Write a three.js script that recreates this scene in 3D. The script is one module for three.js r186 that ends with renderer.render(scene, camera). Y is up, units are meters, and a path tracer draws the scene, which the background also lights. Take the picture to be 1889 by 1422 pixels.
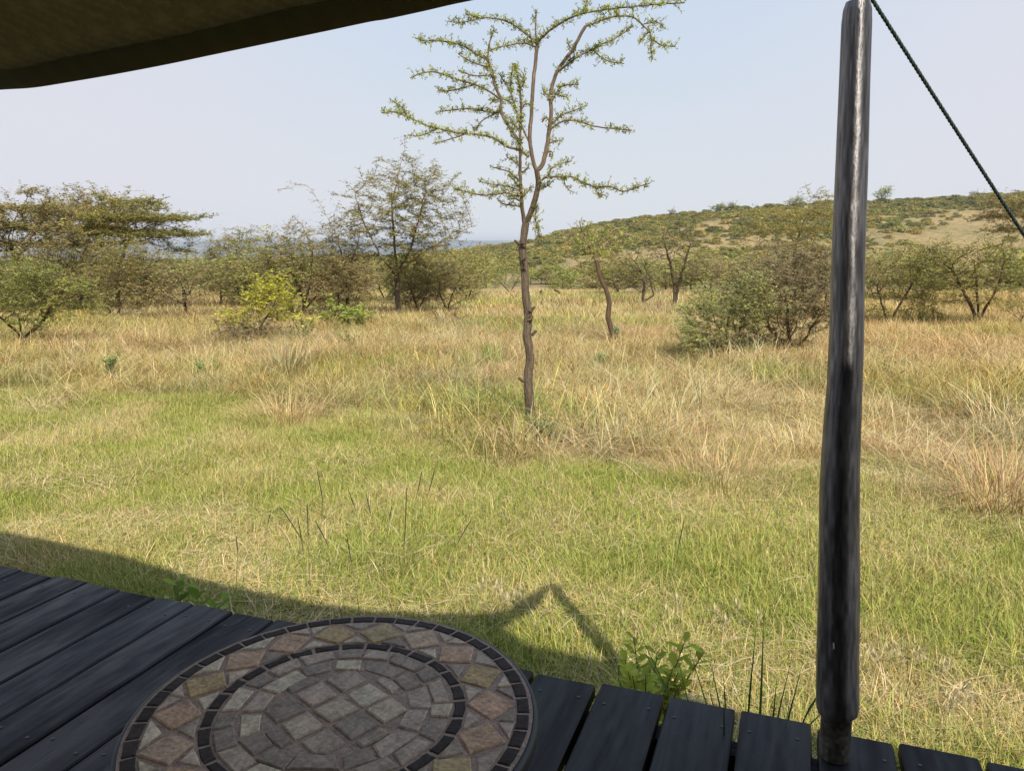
import * as THREE from 'three';
import { mergeGeometries } from 'three/addons/utils/BufferGeometryUtils.js';

// ---------------------------------------------------------------- camera, sky, sun, exposure
const scene = new THREE.Scene();
const CAM_Y = 1.05, PITCH = 10.45 * Math.PI / 180, FOCAL = 1415;
const camera = new THREE.PerspectiveCamera(2 * Math.atan(711 / FOCAL) * 180 / Math.PI, 1024 / 770, 0.05, 30000);
camera.position.set(0, CAM_Y, 0);
camera.rotation.set(-PITCH, 0, 0);
scene.add(camera);

const renderer = new THREE.WebGLRenderer({ antialias: true });
renderer.setSize(1024, 770);
renderer.toneMapping = THREE.LinearToneMapping;
renderer.toneMappingExposure = 1.08;
renderer.shadowMap.enabled = true;

const SUN_AZ = 164 * Math.PI / 180, SUN_EL = 48.8 * Math.PI / 180;        // clockwise from the view, and above the horizon
const sunDir = new THREE.Vector3(Math.sin(SUN_AZ) * Math.cos(SUN_EL), Math.sin(SUN_EL), -Math.cos(SUN_AZ) * Math.cos(SUN_EL));
const sun = new THREE.DirectionalLight(new THREE.Color().setRGB(1, 0.93, 0.81), 5.0);
sun.position.copy(sunDir).multiplyScalar(60);
sun.castShadow = true;
Object.assign(sun.shadow.camera, { left: -40, right: 40, top: 40, bottom: -40, near: 1, far: 140 });
sun.shadow.mapSize.set(4096, 4096);
sun.shadow.radius = 1.2;
scene.add(sun, sun.target);

const s2l = (v) => { v /= 255; return v <= 0.04045 ? v / 12.92 : Math.pow((v + 0.055) / 1.055, 2.4); };
const lin = (r, g, b) => [s2l(r), s2l(g), s2l(b)];
const mixA = (a, b, t) => a.map((v, i) => v + (b[i] - v) * t);
const clamp = (v, a, b) => Math.min(b, Math.max(a, v));
const sstep = (a, b, v) => { const t = clamp((v - a) / (b - a), 0, 1); return t * t * (3 - 2 * t); };
{
  const W = 512, H = 256, d = new Float32Array(W * H * 4);
  const low = lin(216, 220, 225), mid = lin(195, 211, 231), high = lin(138, 174, 222), pale = lin(217, 217, 226), under = lin(150, 146, 120);
  for (let j = 0; j < H; j++) for (let i = 0; i < W; i++) {
    const el = ((j + 0.5) / H - 0.5) * Math.PI, ph = ((i + 0.5) / W - 0.5) * 2 * Math.PI;
    const dir = new THREE.Vector3(Math.cos(ph) * Math.cos(el), Math.sin(el), Math.sin(ph) * Math.cos(el));
    const az = Math.atan2(dir.x, -dir.z), deg = el * 180 / Math.PI;
    let c = mixA(low, mid, sstep(0, 20, deg));
    c = mixA(c, high, sstep(18, 80, deg));
    c = mixA(c, pale, 0.75 * sstep(6, 34, Math.abs(az * 180 / Math.PI - 3)) * (1 - sstep(14, 60, deg)));
    if (deg < 0) c = mixA(low, under, sstep(0, -12, deg));
    const glow = Math.pow(Math.max(0, dir.dot(sunDir)), 12);
    c = c.map((v, k) => v + glow * [0.5, 0.48, 0.42][k]);
    d.set([...c, 1], (j * W + i) * 4);
  }
  const t = new THREE.DataTexture(d, W, H, THREE.RGBAFormat, THREE.FloatType);
  t.mapping = THREE.EquirectangularReflectionMapping;
  t.magFilter = t.minFilter = THREE.LinearFilter;
  t.wrapS = THREE.RepeatWrapping;
  t.needsUpdate = true;
  scene.background = t;
  scene.environment = t;
}
scene.fog = new THREE.FogExp2(new THREE.Color().setRGB(0.74, 0.82, 0.95), 0.00013);

// ---------------------------------------------------------------- helpers
function rng(seed) { let a = seed * 2654435761 >>> 0; return () => { a = (a + 0x6d2b79f5) | 0; let t = Math.imul(a ^ (a >>> 15), 1 | a); t = (t + Math.imul(t ^ (t >>> 7), 61 | t)) ^ t; return ((t ^ (t >>> 14)) >>> 0) / 4294967296; }; }
const V = (x, y, z) => new THREE.Vector3(x, y, z);
const hash = (i, j) => { let h = Math.imul(i | 0, 374761393) + Math.imul(j | 0, 668265263) | 0; h = Math.imul(h ^ (h >>> 13), 1274126177); return ((h ^ (h >>> 16)) >>> 0) / 4294967296; };
function noise(x, y) { const i = Math.floor(x), j = Math.floor(y), u = x - i, v = y - j, a = u * u * (3 - 2 * u), b = v * v * (3 - 2 * v); return (hash(i, j) * (1 - a) + hash(i + 1, j) * a) * (1 - b) + (hash(i, j + 1) * (1 - a) + hash(i + 1, j + 1) * a) * b; }
const fbm = (x, y, o = 4) => { let s = 0, a = 0.5, n = 0; for (let k = 0; k < o; k++) { s += a * noise(x, y); n += a; x = x * 2.03 + 17.1; y = y * 2.03 + 5.7; a *= 0.5; } return s / n; };
const cosP = Math.cos(PITCH), sinP = Math.sin(PITCH);
const slope = (px, py) => { const dx = px - 944.5, dy = py - 711, down = dy * cosP + FOCAL * sinP, fwd = FOCAL * cosP - dy * sinP; return [dx / fwd, -down / fwd]; };
const at = (px, py, F) => { const [u, s] = slope(px, py); return V(u * F, CAM_Y + s * F, -F); };      // a point of the place, F metres ahead
const metresPerPx = (p) => ((-p.z) * cosP - (p.y - CAM_Y) * sinP) / FOCAL;
const used = {};
const numbered = (n) => { const k = used[n] = (used[n] ?? -1) + 1; return k ? n + '_' + String(k).padStart(3, '0') : n; };
function tag(o, label, category, group) { o.userData = { label, category }; if (group) o.userData.group = group; return o; }
function thing(name, label, category, pos = V(0, 0, 0), group) { const o = new THREE.Group(); o.name = numbered(name); o.position.copy(pos); scene.add(o); return tag(o, label, category, group); }
function part(name, geo, mat, parent) { const m = new THREE.Mesh(geo, mat); m.name = name; m.castShadow = m.receiveShadow = true; parent.add(m); return m; }
function structure(name, geo, mat) { const m = part(name, geo, mat, scene); m.userData.kind = 'structure'; return m; }
function dup(o, pos, turn, scale, label) { const c = o.clone(); c.name = numbered(o.name.replace(/_\d+$/, '')); c.userData = { ...o.userData }; if (label) c.userData.label = label; c.position.copy(pos); c.rotation.y = turn; c.scale.copy(scale); scene.add(c); return c; }

class GB {                                    // a bag of triangles with vertex colours
  constructor() { this.p = []; this.c = []; this.n = null; this.uv = null; this.i = null; }
  tri(a, b, c, col) { this.p.push(a.x, a.y, a.z, b.x, b.y, b.z, c.x, c.y, c.z); for (let k = 0; k < 3; k++) this.c.push(col[0], col[1], col[2]); }
  geo() {
    const g = new THREE.BufferGeometry();
    g.setAttribute('position', new THREE.Float32BufferAttribute(this.p, 3));
    if (this.c.length) g.setAttribute('color', new THREE.Float32BufferAttribute(this.c, 3));
    if (this.uv) g.setAttribute('uv', new THREE.Float32BufferAttribute(this.uv, 2));
    if (this.n) g.setAttribute('normal', new THREE.Float32BufferAttribute(this.n, 3));
    if (this.i) g.setIndex(this.i);
    return g;
  }
}
class TB {                                    // tubes along polylines, with normals and uv in metres
  constructor() { this.p = []; this.n = []; this.uv = []; this.i = []; }
  tube(pts, rad, sides, cap = true, wob = 0, rnd = null) {
    const n = pts.length; if (n < 2) return;
    const T = V(0, 0, 0), N = V(0, 0, 0), B = V(0, 0, 0), q = V(0, 0, 0); let L = 0;
    const start = this.p.length / 3;
    T.subVectors(pts[1], pts[0]).normalize(); N.set(Math.abs(T.y) > 0.9 ? 1 : 0, Math.abs(T.y) > 0.9 ? 0 : 1, 0);
    for (let k = 0; k < n; k++) {
      T.subVectors(pts[Math.min(n - 1, k + 1)], pts[Math.max(0, k - 1)]).normalize();
      N.addScaledVector(T, -N.dot(T)).normalize(); B.crossVectors(T, N);
      if (k) L += pts[k].distanceTo(pts[k - 1]);
      for (let s = 0; s <= sides; s++) {
        const a = s / sides * Math.PI * 2, r = rad[k] * (wob && s < sides ? 1 + wob * (rnd() - 0.5) : 1);
        q.set(0, 0, 0).addScaledVector(N, Math.cos(a)).addScaledVector(B, Math.sin(a));
        this.p.push(pts[k].x + q.x * r, pts[k].y + q.y * r, pts[k].z + q.z * r); this.n.push(q.x, q.y, q.z); this.uv.push(s / sides * rad[0] * 6.28, L);
      }
      if (k) for (let s = 0; s < sides; s++) { const a = start + (k - 1) * (sides + 1) + s, b = a + sides + 1; this.i.push(a, a + 1, b, a + 1, b + 1, b); }
    }
    if (wob) for (let k = 0; k < n; k++) { const a = (start + k * (sides + 1)) * 3, b = a + sides * 3; for (let c = 0; c < 3; c++) this.p[b + c] = this.p[a + c]; }
    if (cap && rad[n - 1] > 0.002) { const c = this.p.length / 3, e = pts[n - 1]; this.p.push(e.x + T.x * rad[n - 1] * 0.3, e.y + T.y * rad[n - 1] * 0.3, e.z + T.z * rad[n - 1] * 0.3); this.n.push(T.x, T.y, T.z); this.uv.push(0, L); const a = start + (n - 1) * (sides + 1); for (let s = 0; s < sides; s++) this.i.push(a + s, a + s + 1, c); }
  }
  geo() { const g = new THREE.BufferGeometry(); g.setAttribute('position', new THREE.Float32BufferAttribute(this.p, 3)); g.setAttribute('normal', new THREE.Float32BufferAttribute(this.n, 3)); g.setAttribute('uv', new THREE.Float32BufferAttribute(this.uv, 2)); g.setIndex(this.i); return g; }
  get empty() { return !this.i.length; }
}
function texture(w, h, f, srgb = true, rep = [1, 1]) {
  const d = new Uint8Array(w * h * 4);
  for (let y = 0; y < h; y++) for (let x = 0; x < w; x++) { const c = f(x / w, y / h, x, y), o = (y * w + x) * 4; d[o] = clamp(c[0], 0, 255); d[o + 1] = clamp(c[1], 0, 255); d[o + 2] = clamp(c[2], 0, 255); d[o + 3] = 255; }
  const t = new THREE.DataTexture(d, w, h); t.wrapS = t.wrapT = THREE.RepeatWrapping; t.magFilter = THREE.LinearFilter; t.minFilter = THREE.LinearMipmapLinearFilter; t.generateMipmaps = true;
  if (srgb) t.colorSpace = THREE.SRGBColorSpace; t.repeat.set(rep[0], rep[1]); t.needsUpdate = true; return t;
}
// noise that tiles over the unit square
const tn = (u, v, fx, fy, s = 0) => { const n = (x, y) => { const i = Math.floor(x), j = Math.floor(y), a = x - i, b = y - j, p = a * a * (3 - 2 * a), q = b * b * (3 - 2 * b), m = (k, f) => ((k % f) + f) % f, h = (A, B) => hash(m(A, fx) + s * 131, m(B, fy) + s * 57); return (h(i, j) * (1 - p) + h(i + 1, j) * p) * (1 - q) + (h(i, j + 1) * (1 - p) + h(i + 1, j + 1) * p) * q; }; return n(u * fx, v * fy); };

// ---------------------------------------------------------------- materials
const leafMat = new THREE.MeshPhysicalMaterial({ name: 'leaves', vertexColors: true, roughness: 0.95, specularIntensity: 0.4, transmission: 0.35, thickness: 0, side: THREE.DoubleSide });
const grassMat = new THREE.MeshPhysicalMaterial({ name: 'grass', vertexColors: true, roughness: 0.95, specularIntensity: 0.3, transmission: 0.14, thickness: 0, side: THREE.DoubleSide });
const barkTex = texture(256, 256, (u, v) => { const a = tn(u, v, 16, 6, 1) * 0.5 + tn(u, v, 40, 18, 2) * 0.3 + tn(u, v, 90, 60, 3) * 0.2, l = tn(u, v, 5, 5, 4); const k = 55 + a * 95; return [k * 1.02 + l * 20, k * 0.9 + l * 16, k * 0.78 + l * 12]; }, true, [5, 2.5]);
const barkBump = texture(256, 256, (u, v) => { const a = tn(u, v, 16, 6, 1) * 0.6 + tn(u, v, 40, 18, 2) * 0.4; return [a * 255, a * 255, a * 255]; }, false, [5, 2.5]);
const barkMat = new THREE.MeshStandardMaterial({ name: 'bark', map: barkTex, bumpMap: barkBump, bumpScale: 0.012, roughness: 0.9, color: new THREE.Color(0.74, 0.72, 0.64) });
const darkBark = new THREE.MeshStandardMaterial({ name: 'dark_bark', map: barkTex, roughness: 0.95, color: new THREE.Color(0.55, 0.5, 0.42) });
const twigMat = new THREE.MeshStandardMaterial({ name: 'twig_bark', map: barkTex, roughness: 0.95, color: new THREE.Color(1.6, 1.48, 1.25) });
const greyTwig = new THREE.MeshStandardMaterial({ name: 'grey_twig', map: barkTex, roughness: 0.95, color: new THREE.Color(2.0, 1.8, 1.55) });

// ---------------------------------------------------------------- the lie of the land
const PROF = [[0.1, -0.4], [2.5, -0.4], [44, -1.85], [60, -2.9], [100, -5.6], [200, -8.2], [300, -10], [600, -19], [1200, -34], [3000, -66], [6000, -80], [7600, -45], [9000, 40]];
const interp = (T, v) => { if (v <= T[0][0]) return T[0][1]; for (let k = 1; k < T.length; k++) if (v <= T[k][0]) { const [a, b] = [T[k - 1], T[k]]; return a[1] + (b[1] - a[1]) * (v - a[0]) / (b[0] - a[0]); } return T[T.length - 1][1]; };
const RIDGE = [[-200, 505], [400, 496], [700, 486], [830, 470], [930, 456], [985, 446], [1050, 426], [1150, 408], [1250, 397], [1350, 387], [1450, 380], [1540, 377], [1640, 374], [1750, 369], [1830, 361], [1889, 356], [2300, 330], [3200, 330]].map(([x, y]) => slope(x, y));
const RIDGE_F = 520;
function height(x, F) {
  if (F < 0.5) return -0.4;
  let h = interp(PROF, F);
  const u = x / F;
  if (F < 70) h += (fbm(x * 0.35 + 9, F * 0.35, 3) - 0.5) * 0.22 * sstep(3, 9, F) + (noise(x * 1.7, F * 1.7) - 0.5) * 0.06;
  if (F > 200) {
    const top = CAM_Y + interp(RIDGE, u) * RIDGE_F + (fbm(x * 0.02, 3.3, 3) - 0.5) * 3;
    const up = F < RIDGE_F ? Math.pow(sstep(215, 560, F) / sstep(215, 560, RIDGE_F), 1.0) : 1 - sstep(RIDGE_F, 1100, F);
    if (top > h) h += (top - h) * up;
    h += (fbm(x * 0.012 + 3, F * 0.012, 3) - 0.5) * Math.min(7, F * 0.012) * (1 - 0.8 * sstep(400, 520, F) * (1 - sstep(520, 900, F)));
  }
  return h;
}
function groundPx(px, py) { const [u, s] = slope(px, py); let F = 1; for (let k = 0; k < 4000; k++) { if (CAM_Y + s * F <= height(u * F, F)) break; F *= 1.003; } return V(u * F, height(u * F, F), -F); }

// where the grass grows tall, and what colour it has
const TALL = [[-400, 720], [0, 742], [400, 772], [700, 785], [900, 828], [1000, 868], [1250, 890], [1400, 893], [1500, 900], [1700, 935], [1889, 975], [2400, 990]].map(([x, y]) => { const [u, s] = slope(x, y); return [u, (1.45 - 0.0875) / (-s - 0.035)]; });
const tallness = (x, F) => { const b = interp(TALL, x / F) + (fbm(x * 1.1 + 4, F * 1.1 + 8, 3) - 0.5) * 1.6; return sstep(b - 0.25, b + 0.9, F); };
const GREEN = [0.215, 0.31, 0.05], YGREEN = [0.42, 0.43, 0.095], STRAW = [0.62, 0.465, 0.225], PALE = [0.74, 0.61, 0.385], TAN = [0.46, 0.285, 0.14], BLUEG = [0.24, 0.31, 0.16], RUST = [0.70, 0.38, 0.13];
const mix1 = (a, b, t) => a + (b - a) * t;
function fieldMix(x, F) {                      // 0 dry .. 1 green, and a rusty share
  const t = tallness(x, F), n = fbm(x * 0.55 + 40, F * 0.45 + 11, 4), m = fbm(x * 3.1 + 7, F * 2.3 + 3, 4);
  let g = mix1(0.96 - 0.6 * sstep(0.42, 0.72, m) - 0.16 * sstep(0.45, 0.65, n), 0.2 + 0.85 * sstep(0.46, 0.66, n) * (m + 0.25) + 0.35 * (m - 0.5), t);
  g -= 0.12 * sstep(14, 40, F);
  const u = x / F;
  const rust = clamp(sstep(0.36, 0.5, u) * sstep(6.5, 9, F) * 0.7 + sstep(-0.35, -0.6, u) * sstep(8, 11, F) * 0.3 + 0.35 * sstep(0.55, 0.75, fbm(x * 0.3, F * 0.3 + 90, 3)), 0, 1);
  return [clamp(g, 0, 1), rust * t];
}

// ---------------------------------------------------------------- ground and hills
const soilTex = texture(512, 512, (u, v) => { const a = tn(u, v, 12, 12, 1), b = tn(u, v, 70, 70, 2), c = tn(u, v, 200, 200, 3), k = 0.62 + 0.2 * a + 0.22 * b + 0.3 * (c - 0.4); return [k * 235, k * 230, k * 220]; }, true, [1, 1]);
const groundMat = new THREE.MeshStandardMaterial({ name: 'soil', vertexColors: true, map: soilTex, bumpMap: soilTex, bumpScale: 0.01, roughness: 1 });
function sheet(rows, cols, where, colour, uvScale) {
  const p = [], c = [], uv = [], i = [];
  for (let r = 0; r <= rows; r++) for (let k = 0; k <= cols; k++) {
    const [x, y, F] = where(r / rows, k / cols); p.push(x, y, -F); c.push(...colour(x, F, y)); uv.push(x * uvScale, F * uvScale);
    if (r && k) { const a = (r - 1) * (cols + 1) + k - 1, b = a + cols + 1; i.push(a, a + 1, b, a + 1, b + 1, b); }
  }
  const g = new THREE.BufferGeometry(); g.setAttribute('position', new THREE.Float32BufferAttribute(p, 3)); g.setAttribute('color', new THREE.Float32BufferAttribute(c, 3)); g.setAttribute('uv', new THREE.Float32BufferAttribute(uv, 2)); g.setIndex(i); g.computeVertexNormals(); return g;
}
structure('ground', sheet(150, 200, (a, b) => { const F = -14 + 14 * Math.min(1, a * 5) + (a > 0.2 ? 57 * Math.pow((a - 0.2) / 0.8, 1.7) : 0), s = (b - 0.5) * 2, x = Math.sign(s) * Math.pow(Math.abs(s), 1.6) * 95; return [x, height(x, F), F]; },
  (x, F) => { const [g, r] = fieldMix(x, Math.max(F, 1)); return mixA(mixA([0.34, 0.25, 0.12], [0.2, 0.19, 0.06], g), [0.36, 0.22, 0.09], r * 0.6); }, 0.7), groundMat);
const hillMat = new THREE.MeshStandardMaterial({ name: 'hill_grass', vertexColors: true, map: soilTex, roughness: 1 });
const scrubby = (x, F) => fbm(x * 0.021 + 5, F * 0.017, 4);
structure('hills', sheet(200, 200, (a, b) => { const F = 52 * Math.pow(9000 / 52, a), u = (b - 0.5) * 3.2, x = u * F; return [x, height(x, F) - (F < 60 ? 0.06 : 0), F]; },
  (x, F) => {
    let c = mixA([0.5, 0.37, 0.16], [0.27, 0.24, 0.085], clamp((scrubby(x, F) - 0.42) * 4, 0, 1) * 0.75);
    if (F > 330 && F < 900) c = mixA(c, [0.27, 0.24, 0.085], 0.85 * sstep(330, 420, F - 75 * sstep(0.32, 0.46, x / F)) * sstep(0.3, 0.5, scrubby(x, F)));
    if (F > 700) { const t = fbm(x * 0.0016, F * 0.0011, 4); c = mixA([0.05, 0.075, 0.035], [0.3, 0.26, 0.13], sstep(0.56, 0.66, t)); }
    return c;
  }, 0.05), hillMat);

// ---------------------------------------------------------------- grass
function blade(b, x, z, h, w, lean, dir, col, curve = 0.6, head = null, rnd = null) {
  const dx = Math.cos(dir), dz = Math.sin(dir), sx = -dz * w / 2, sz = dx * w / 2, N = 3;
  let P = null;
  for (let k = 0; k <= N; k++) {
    const t = k / N, off = lean * h * (t * (1 - curve) + t * t * curve), y = h * t * (1 - 0.35 * lean * t), k2 = k === N ? 0.05 : 1 - 0.55 * t;
    const L = V(x + dx * off - sx * k2, y, z + dz * off - sz * k2), R = V(x + dx * off + sx * k2, y, z + dz * off + sz * k2);
    if (P) { b.tri(P[0], P[1], R, col); if (k < N) b.tri(P[0], R, L, col); }
    P = [L, R];
  }
  if (head) for (let k = 0; k < head.n; k++) {
    const t = 1 - 0.24 * k / head.n, off = lean * h * (t * (1 - curve) + t * t * curve), y = h * t * (1 - 0.35 * lean * t), a = rnd() * 6.28, s = head.s;
    const c = V(x + dx * off, y, z + dz * off), d = V(Math.cos(a) * s * 0.5, s, Math.sin(a) * s * 0.5);
    b.tri(c, c.clone().add(d).add(V(s * 0.25, 0, 0)), c.clone().add(d), head.col); b.tri(c, c.clone().addScaledVector(d, 1.2), c.clone().addScaledVector(d, 0.6).add(V(0, 0, s * 0.3)), head.col);
  }
}
const vary = (c, r, a = 0.25) => { const k = 1 + (r() - 0.5) * 2 * a; return [c[0] * k * (1 + (r() - 0.5) * 0.12), c[1] * k, c[2] * k * (1 + (r() - 0.5) * 0.2)]; };
function clump(seed, n, rad, h0, h1, w, palette, leanMax, headShare = 0) {
  const b = new GB(), r = rng(seed), tot = palette.reduce((s, p) => s + p[1], 0);
  for (let k = 0; k < n; k++) {
    const a = r() * 6.28, q = rad * Math.sqrt(r()), big = r(); let t = r() * tot, col = palette[0][0];
    for (const p of palette) { if ((t -= p[1]) <= 0) { col = p[0]; break; } }
    col = vary(col, r, 0.3);
    blade(b, Math.cos(a) * q, Math.sin(a) * q, h0 + (h1 - h0) * big * big * 0.6 + (h1 - h0) * 0.4 * r(), w * (0.6 + 0.8 * r()), leanMax * (0.15 + 0.85 * r()), r() * 6.28, col, 0.3 + 0.7 * r(), r() < headShare ? { n: 5, s: w * 5, col: vary(PALE, r, 0.15) } : null, r);
  }
  return b.geo();
}
const G1 = [1, 1, 1];
// palettes are near white where the copy's own tint gives the colour: per-blade departures only
const tintPal = (base, list) => list.map(([c, s]) => [c.map((v, i) => v / base[i]), s]);
function scatter(name, label, category, geos, count, place) {
  const lists = geos.map(() => []);
  let made = 0, tries = 0; const r = rng(name.length * 77 + count);
  while (made < count && tries < count * 30) { tries++; const q = place(r); if (!q) continue; lists[Math.floor(r() * geos.length)].push(q); made++; }
  const root = new THREE.Group(); root.name = numbered(name); scene.add(root); root.userData = { label, category, kind: 'stuff' };
  const m4 = new THREE.Matrix4(), e = new THREE.Euler(), qn = new THREE.Quaternion(), col = new THREE.Color();
  geos.forEach((g, k) => {
    const L = lists[k]; if (!L.length) return;
    const im = new THREE.InstancedMesh(g, q0(name), L.length); im.name = 'tuft'; im.userData.kind = 'stuff'; im.castShadow = im.receiveShadow = true;
    L.forEach((q, i) => { e.set(q.tx || 0, q.turn, q.tz || 0); qn.setFromEuler(e); m4.compose(q.pos, qn, q.s); im.setMatrixAt(i, m4); im.setColorAt(i, col.setRGB(...q.col)); });
    root.add(im);
  });
  return root;
}
const q0 = (name) => /scrub|trees/.test(name) ? leafMat : grassMat;
const DECK_B = 20.1 * Math.PI / 180, bd = V(Math.sin(DECK_B), 0, -Math.cos(DECK_B)), ed = V(Math.cos(DECK_B), 0, Math.sin(DECK_B));   // along the planks outward, along the edge to the right
const DECK_O = V(0.0584, 0, -1.758);
const beyondDeck = (x, F) => (x - DECK_O.x) * bd.x + (-F - DECK_O.z) * bd.z;
const sampleF = (r, f0, f1) => Math.sqrt(f0 * f0 + r() * (f1 * f1 - f0 * f0));
const spot = (r, f0, f1) => { const F = sampleF(r, f0, f1), u = (r() - 0.5) * 2 * (0.72 + 1.1 / F); return [u * F, F]; };
function fieldTint(x, F, r) { const [g, rust] = fieldMix(x, F); let c = mixA(r() < 0.5 ? STRAW : PALE, r() < 0.6 ? YGREEN : GREEN, clamp(g + (r() - 0.5) * 0.5, 0, 1)); if (r() < 0.14) c = mixA(c, BLUEG, 0.6); if (r() < 0.26) c = mixA(c, TAN, 0.7); c = vary(c, r, 0.16); return mixA(c, RUST, rust * 0.6 * r()); }
{
  const dep = (k) => [[[1, 1, 1], 4], [[0.72, 0.86, 0.6], 2.4], [[1.3, 1.1, 0.95], 1.6 + k], [[0.66, 0.55, 0.42], 1.2], [[1.45, 1.3, 1.2], 0.6], [[0.45, 0.55, 0.4], 1]];
  const lawn = [1, 2, 3].map((s) => clump(s, 100, 0.14, 0.025, 0.105, 0.0023, dep(0.5 * s), 1.3));
  scatter('lawn_grass', 'short green and straw coloured grass of the mown patch before the deck', 'grass', lawn, 24000, (r) => {
    const [x, F] = spot(r, 1.5, 9.5); if (beyondDeck(x, F) < 0.02) return null; const t = tallness(x, F); if (t > 0.6 && r() < 0.8) return null;
    const [g] = fieldMix(x, F), k = 0.75 + 0.7 * r() * (1 - 0.4 * sstep(0.45, 0.7, fbm(x * 1.3, F * 1.3, 2)));
    return { pos: V(x, height(x, F) - 0.01, -F), turn: r() * 6.28, s: V(k, k * (0.8 + 0.5 * r()), k), col: mixA(mixA(PALE, STRAW, 0.4 + 0.6 * r()), mixA(YGREEN, GREEN, r() * 0.8), clamp(g + (r() - 0.5) * 0.9, 0, 1)) };
  });
  const tp = [[[1, 1, 1], 4], [[1.2, 1.18, 1.15], 2], [[0.66, 0.82, 0.5], 1.3], [[0.72, 0.58, 0.46], 1.9], [[0.45, 0.38, 0.32], 0.9]];
  const tall = [11, 12, 13, 14].map((s) => clump(s, 90, 0.18, 0.08, 0.46, 0.0036, tp, 1.5, 0.06));
  scatter('tall_dry_grass', 'tall dry straw coloured grass of the meadow beyond the mown patch', 'grass', tall, 17000, (r) => {
    const [x, F] = spot(r, 4, 20); const t = tallness(x, F); if (r() > t) return null;
    const n = fbm(x * 0.9 + 31, F * 0.9, 3), k = (0.4 + 0.9 * r() * r() + 0.2 * r()) * (0.35 + 1.35 * n) * (0.7 + 0.3 * t);
    return { pos: V(x, height(x, F) - 0.02, -F), turn: r() * 6.28, tx: (r() - 0.5) * 0.3, tz: (r() - 0.5) * 0.3, s: V(k * 1.1, k, k * 1.1), col: fieldTint(x, F, r) };
  });
  // tangled heaps, flat dry litter and single long stalks between
  const heap = [31, 32, 33].map((q) => clump(q, 150, 0.26, 0.12, 0.52, 0.004, tp, 2.1, 0.04));
  scatter('grass_heaps', 'tangled leaning heaps of dry grass scattered through the tall meadow', 'grass', heap, 1500, (r) => {
    const [x, F] = spot(r, 4.3, 26); if (r() > tallness(x, F) || fbm(x * 0.8 + 77, F * 0.8, 3) < 0.47) return null; const k = 0.65 + 0.75 * r();
    return { pos: V(x, height(x, F) - 0.03, -F), turn: r() * 6.28, tx: (r() - 0.5) * 0.5, tz: (r() - 0.5) * 0.5, s: V(k * 1.2, k * (0.8 + 0.4 * r()), k * 1.2), col: mixA(fieldTint(x, F, r), [0.5, 0.37, 0.215], 0.55) };
  });
  const litter = [41, 42].map((q) => clump(q, 40, 0.16, 0.05, 0.16, 0.0028, [[[1, 1, 1], 3], [[1.2, 1.15, 1.1], 1.5], [[0.7, 0.58, 0.48], 1.5]], 3.2));
  scatter('dry_litter', 'dry straw litter lying flat between the green blades of the mown patch', 'grass', litter, 5500, (r) => {
    const [x, F] = spot(r, 1.6, 9); if (beyondDeck(x, F) < 0.05 || fbm(x * 2.1 + 15, F * 2.1, 3) < 0.45) return null; const k = 0.6 + 0.7 * r();
    return { pos: V(x, height(x, F) + 0.025 * r(), -F), turn: r() * 6.28, s: V(k, k * 0.7, k), col: mixA(STRAW, PALE, r()) };
  });
  const stalk = [51, 52, 53].map((q) => clump(q, 4, 0.08, 0.35, 0.85, 0.003, tp, 1.5, 0.4));
  scatter('long_stalks', 'single long pale grass stalks leaning over the lawn and the meadow', 'grass', stalk, 1900, (r) => {
    const [x, F] = spot(r, 2.2, 20); const t = tallness(x, F); if (beyondDeck(x, F) < 0.15 || r() > 0.22 + 0.78 * t) return null; const k = (0.5 + 0.6 * r()) * (0.55 + 0.45 * t);
    return { pos: V(x, height(x, F) - 0.02, -F), turn: r() * 6.28, s: V(k, k, k), col: mixA(PALE, YGREEN, r() * (1 - 0.7 * t)) };
  });
  const far = [21, 22, 23].map((s) => clump(s, 70, 0.4, 0.12, 0.5, 0.011, tp, 0.9));
  scatter('far_meadow_grass', 'far dry yellow grass of the meadow between the scattered trees', 'grass', far, 16000, (r) => {
    const [x, F] = spot(r, 17, 54); const k = (0.6 + 0.7 * r()) * (0.7 + 0.6 * fbm(x * 0.5, F * 0.5, 2));
    return { pos: V(x, height(x, F) - 0.03, -F), turn: r() * 6.28, s: V(k * 1.2, k, k * 1.2), col: fieldTint(x, F, r) };
  });
}

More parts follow.
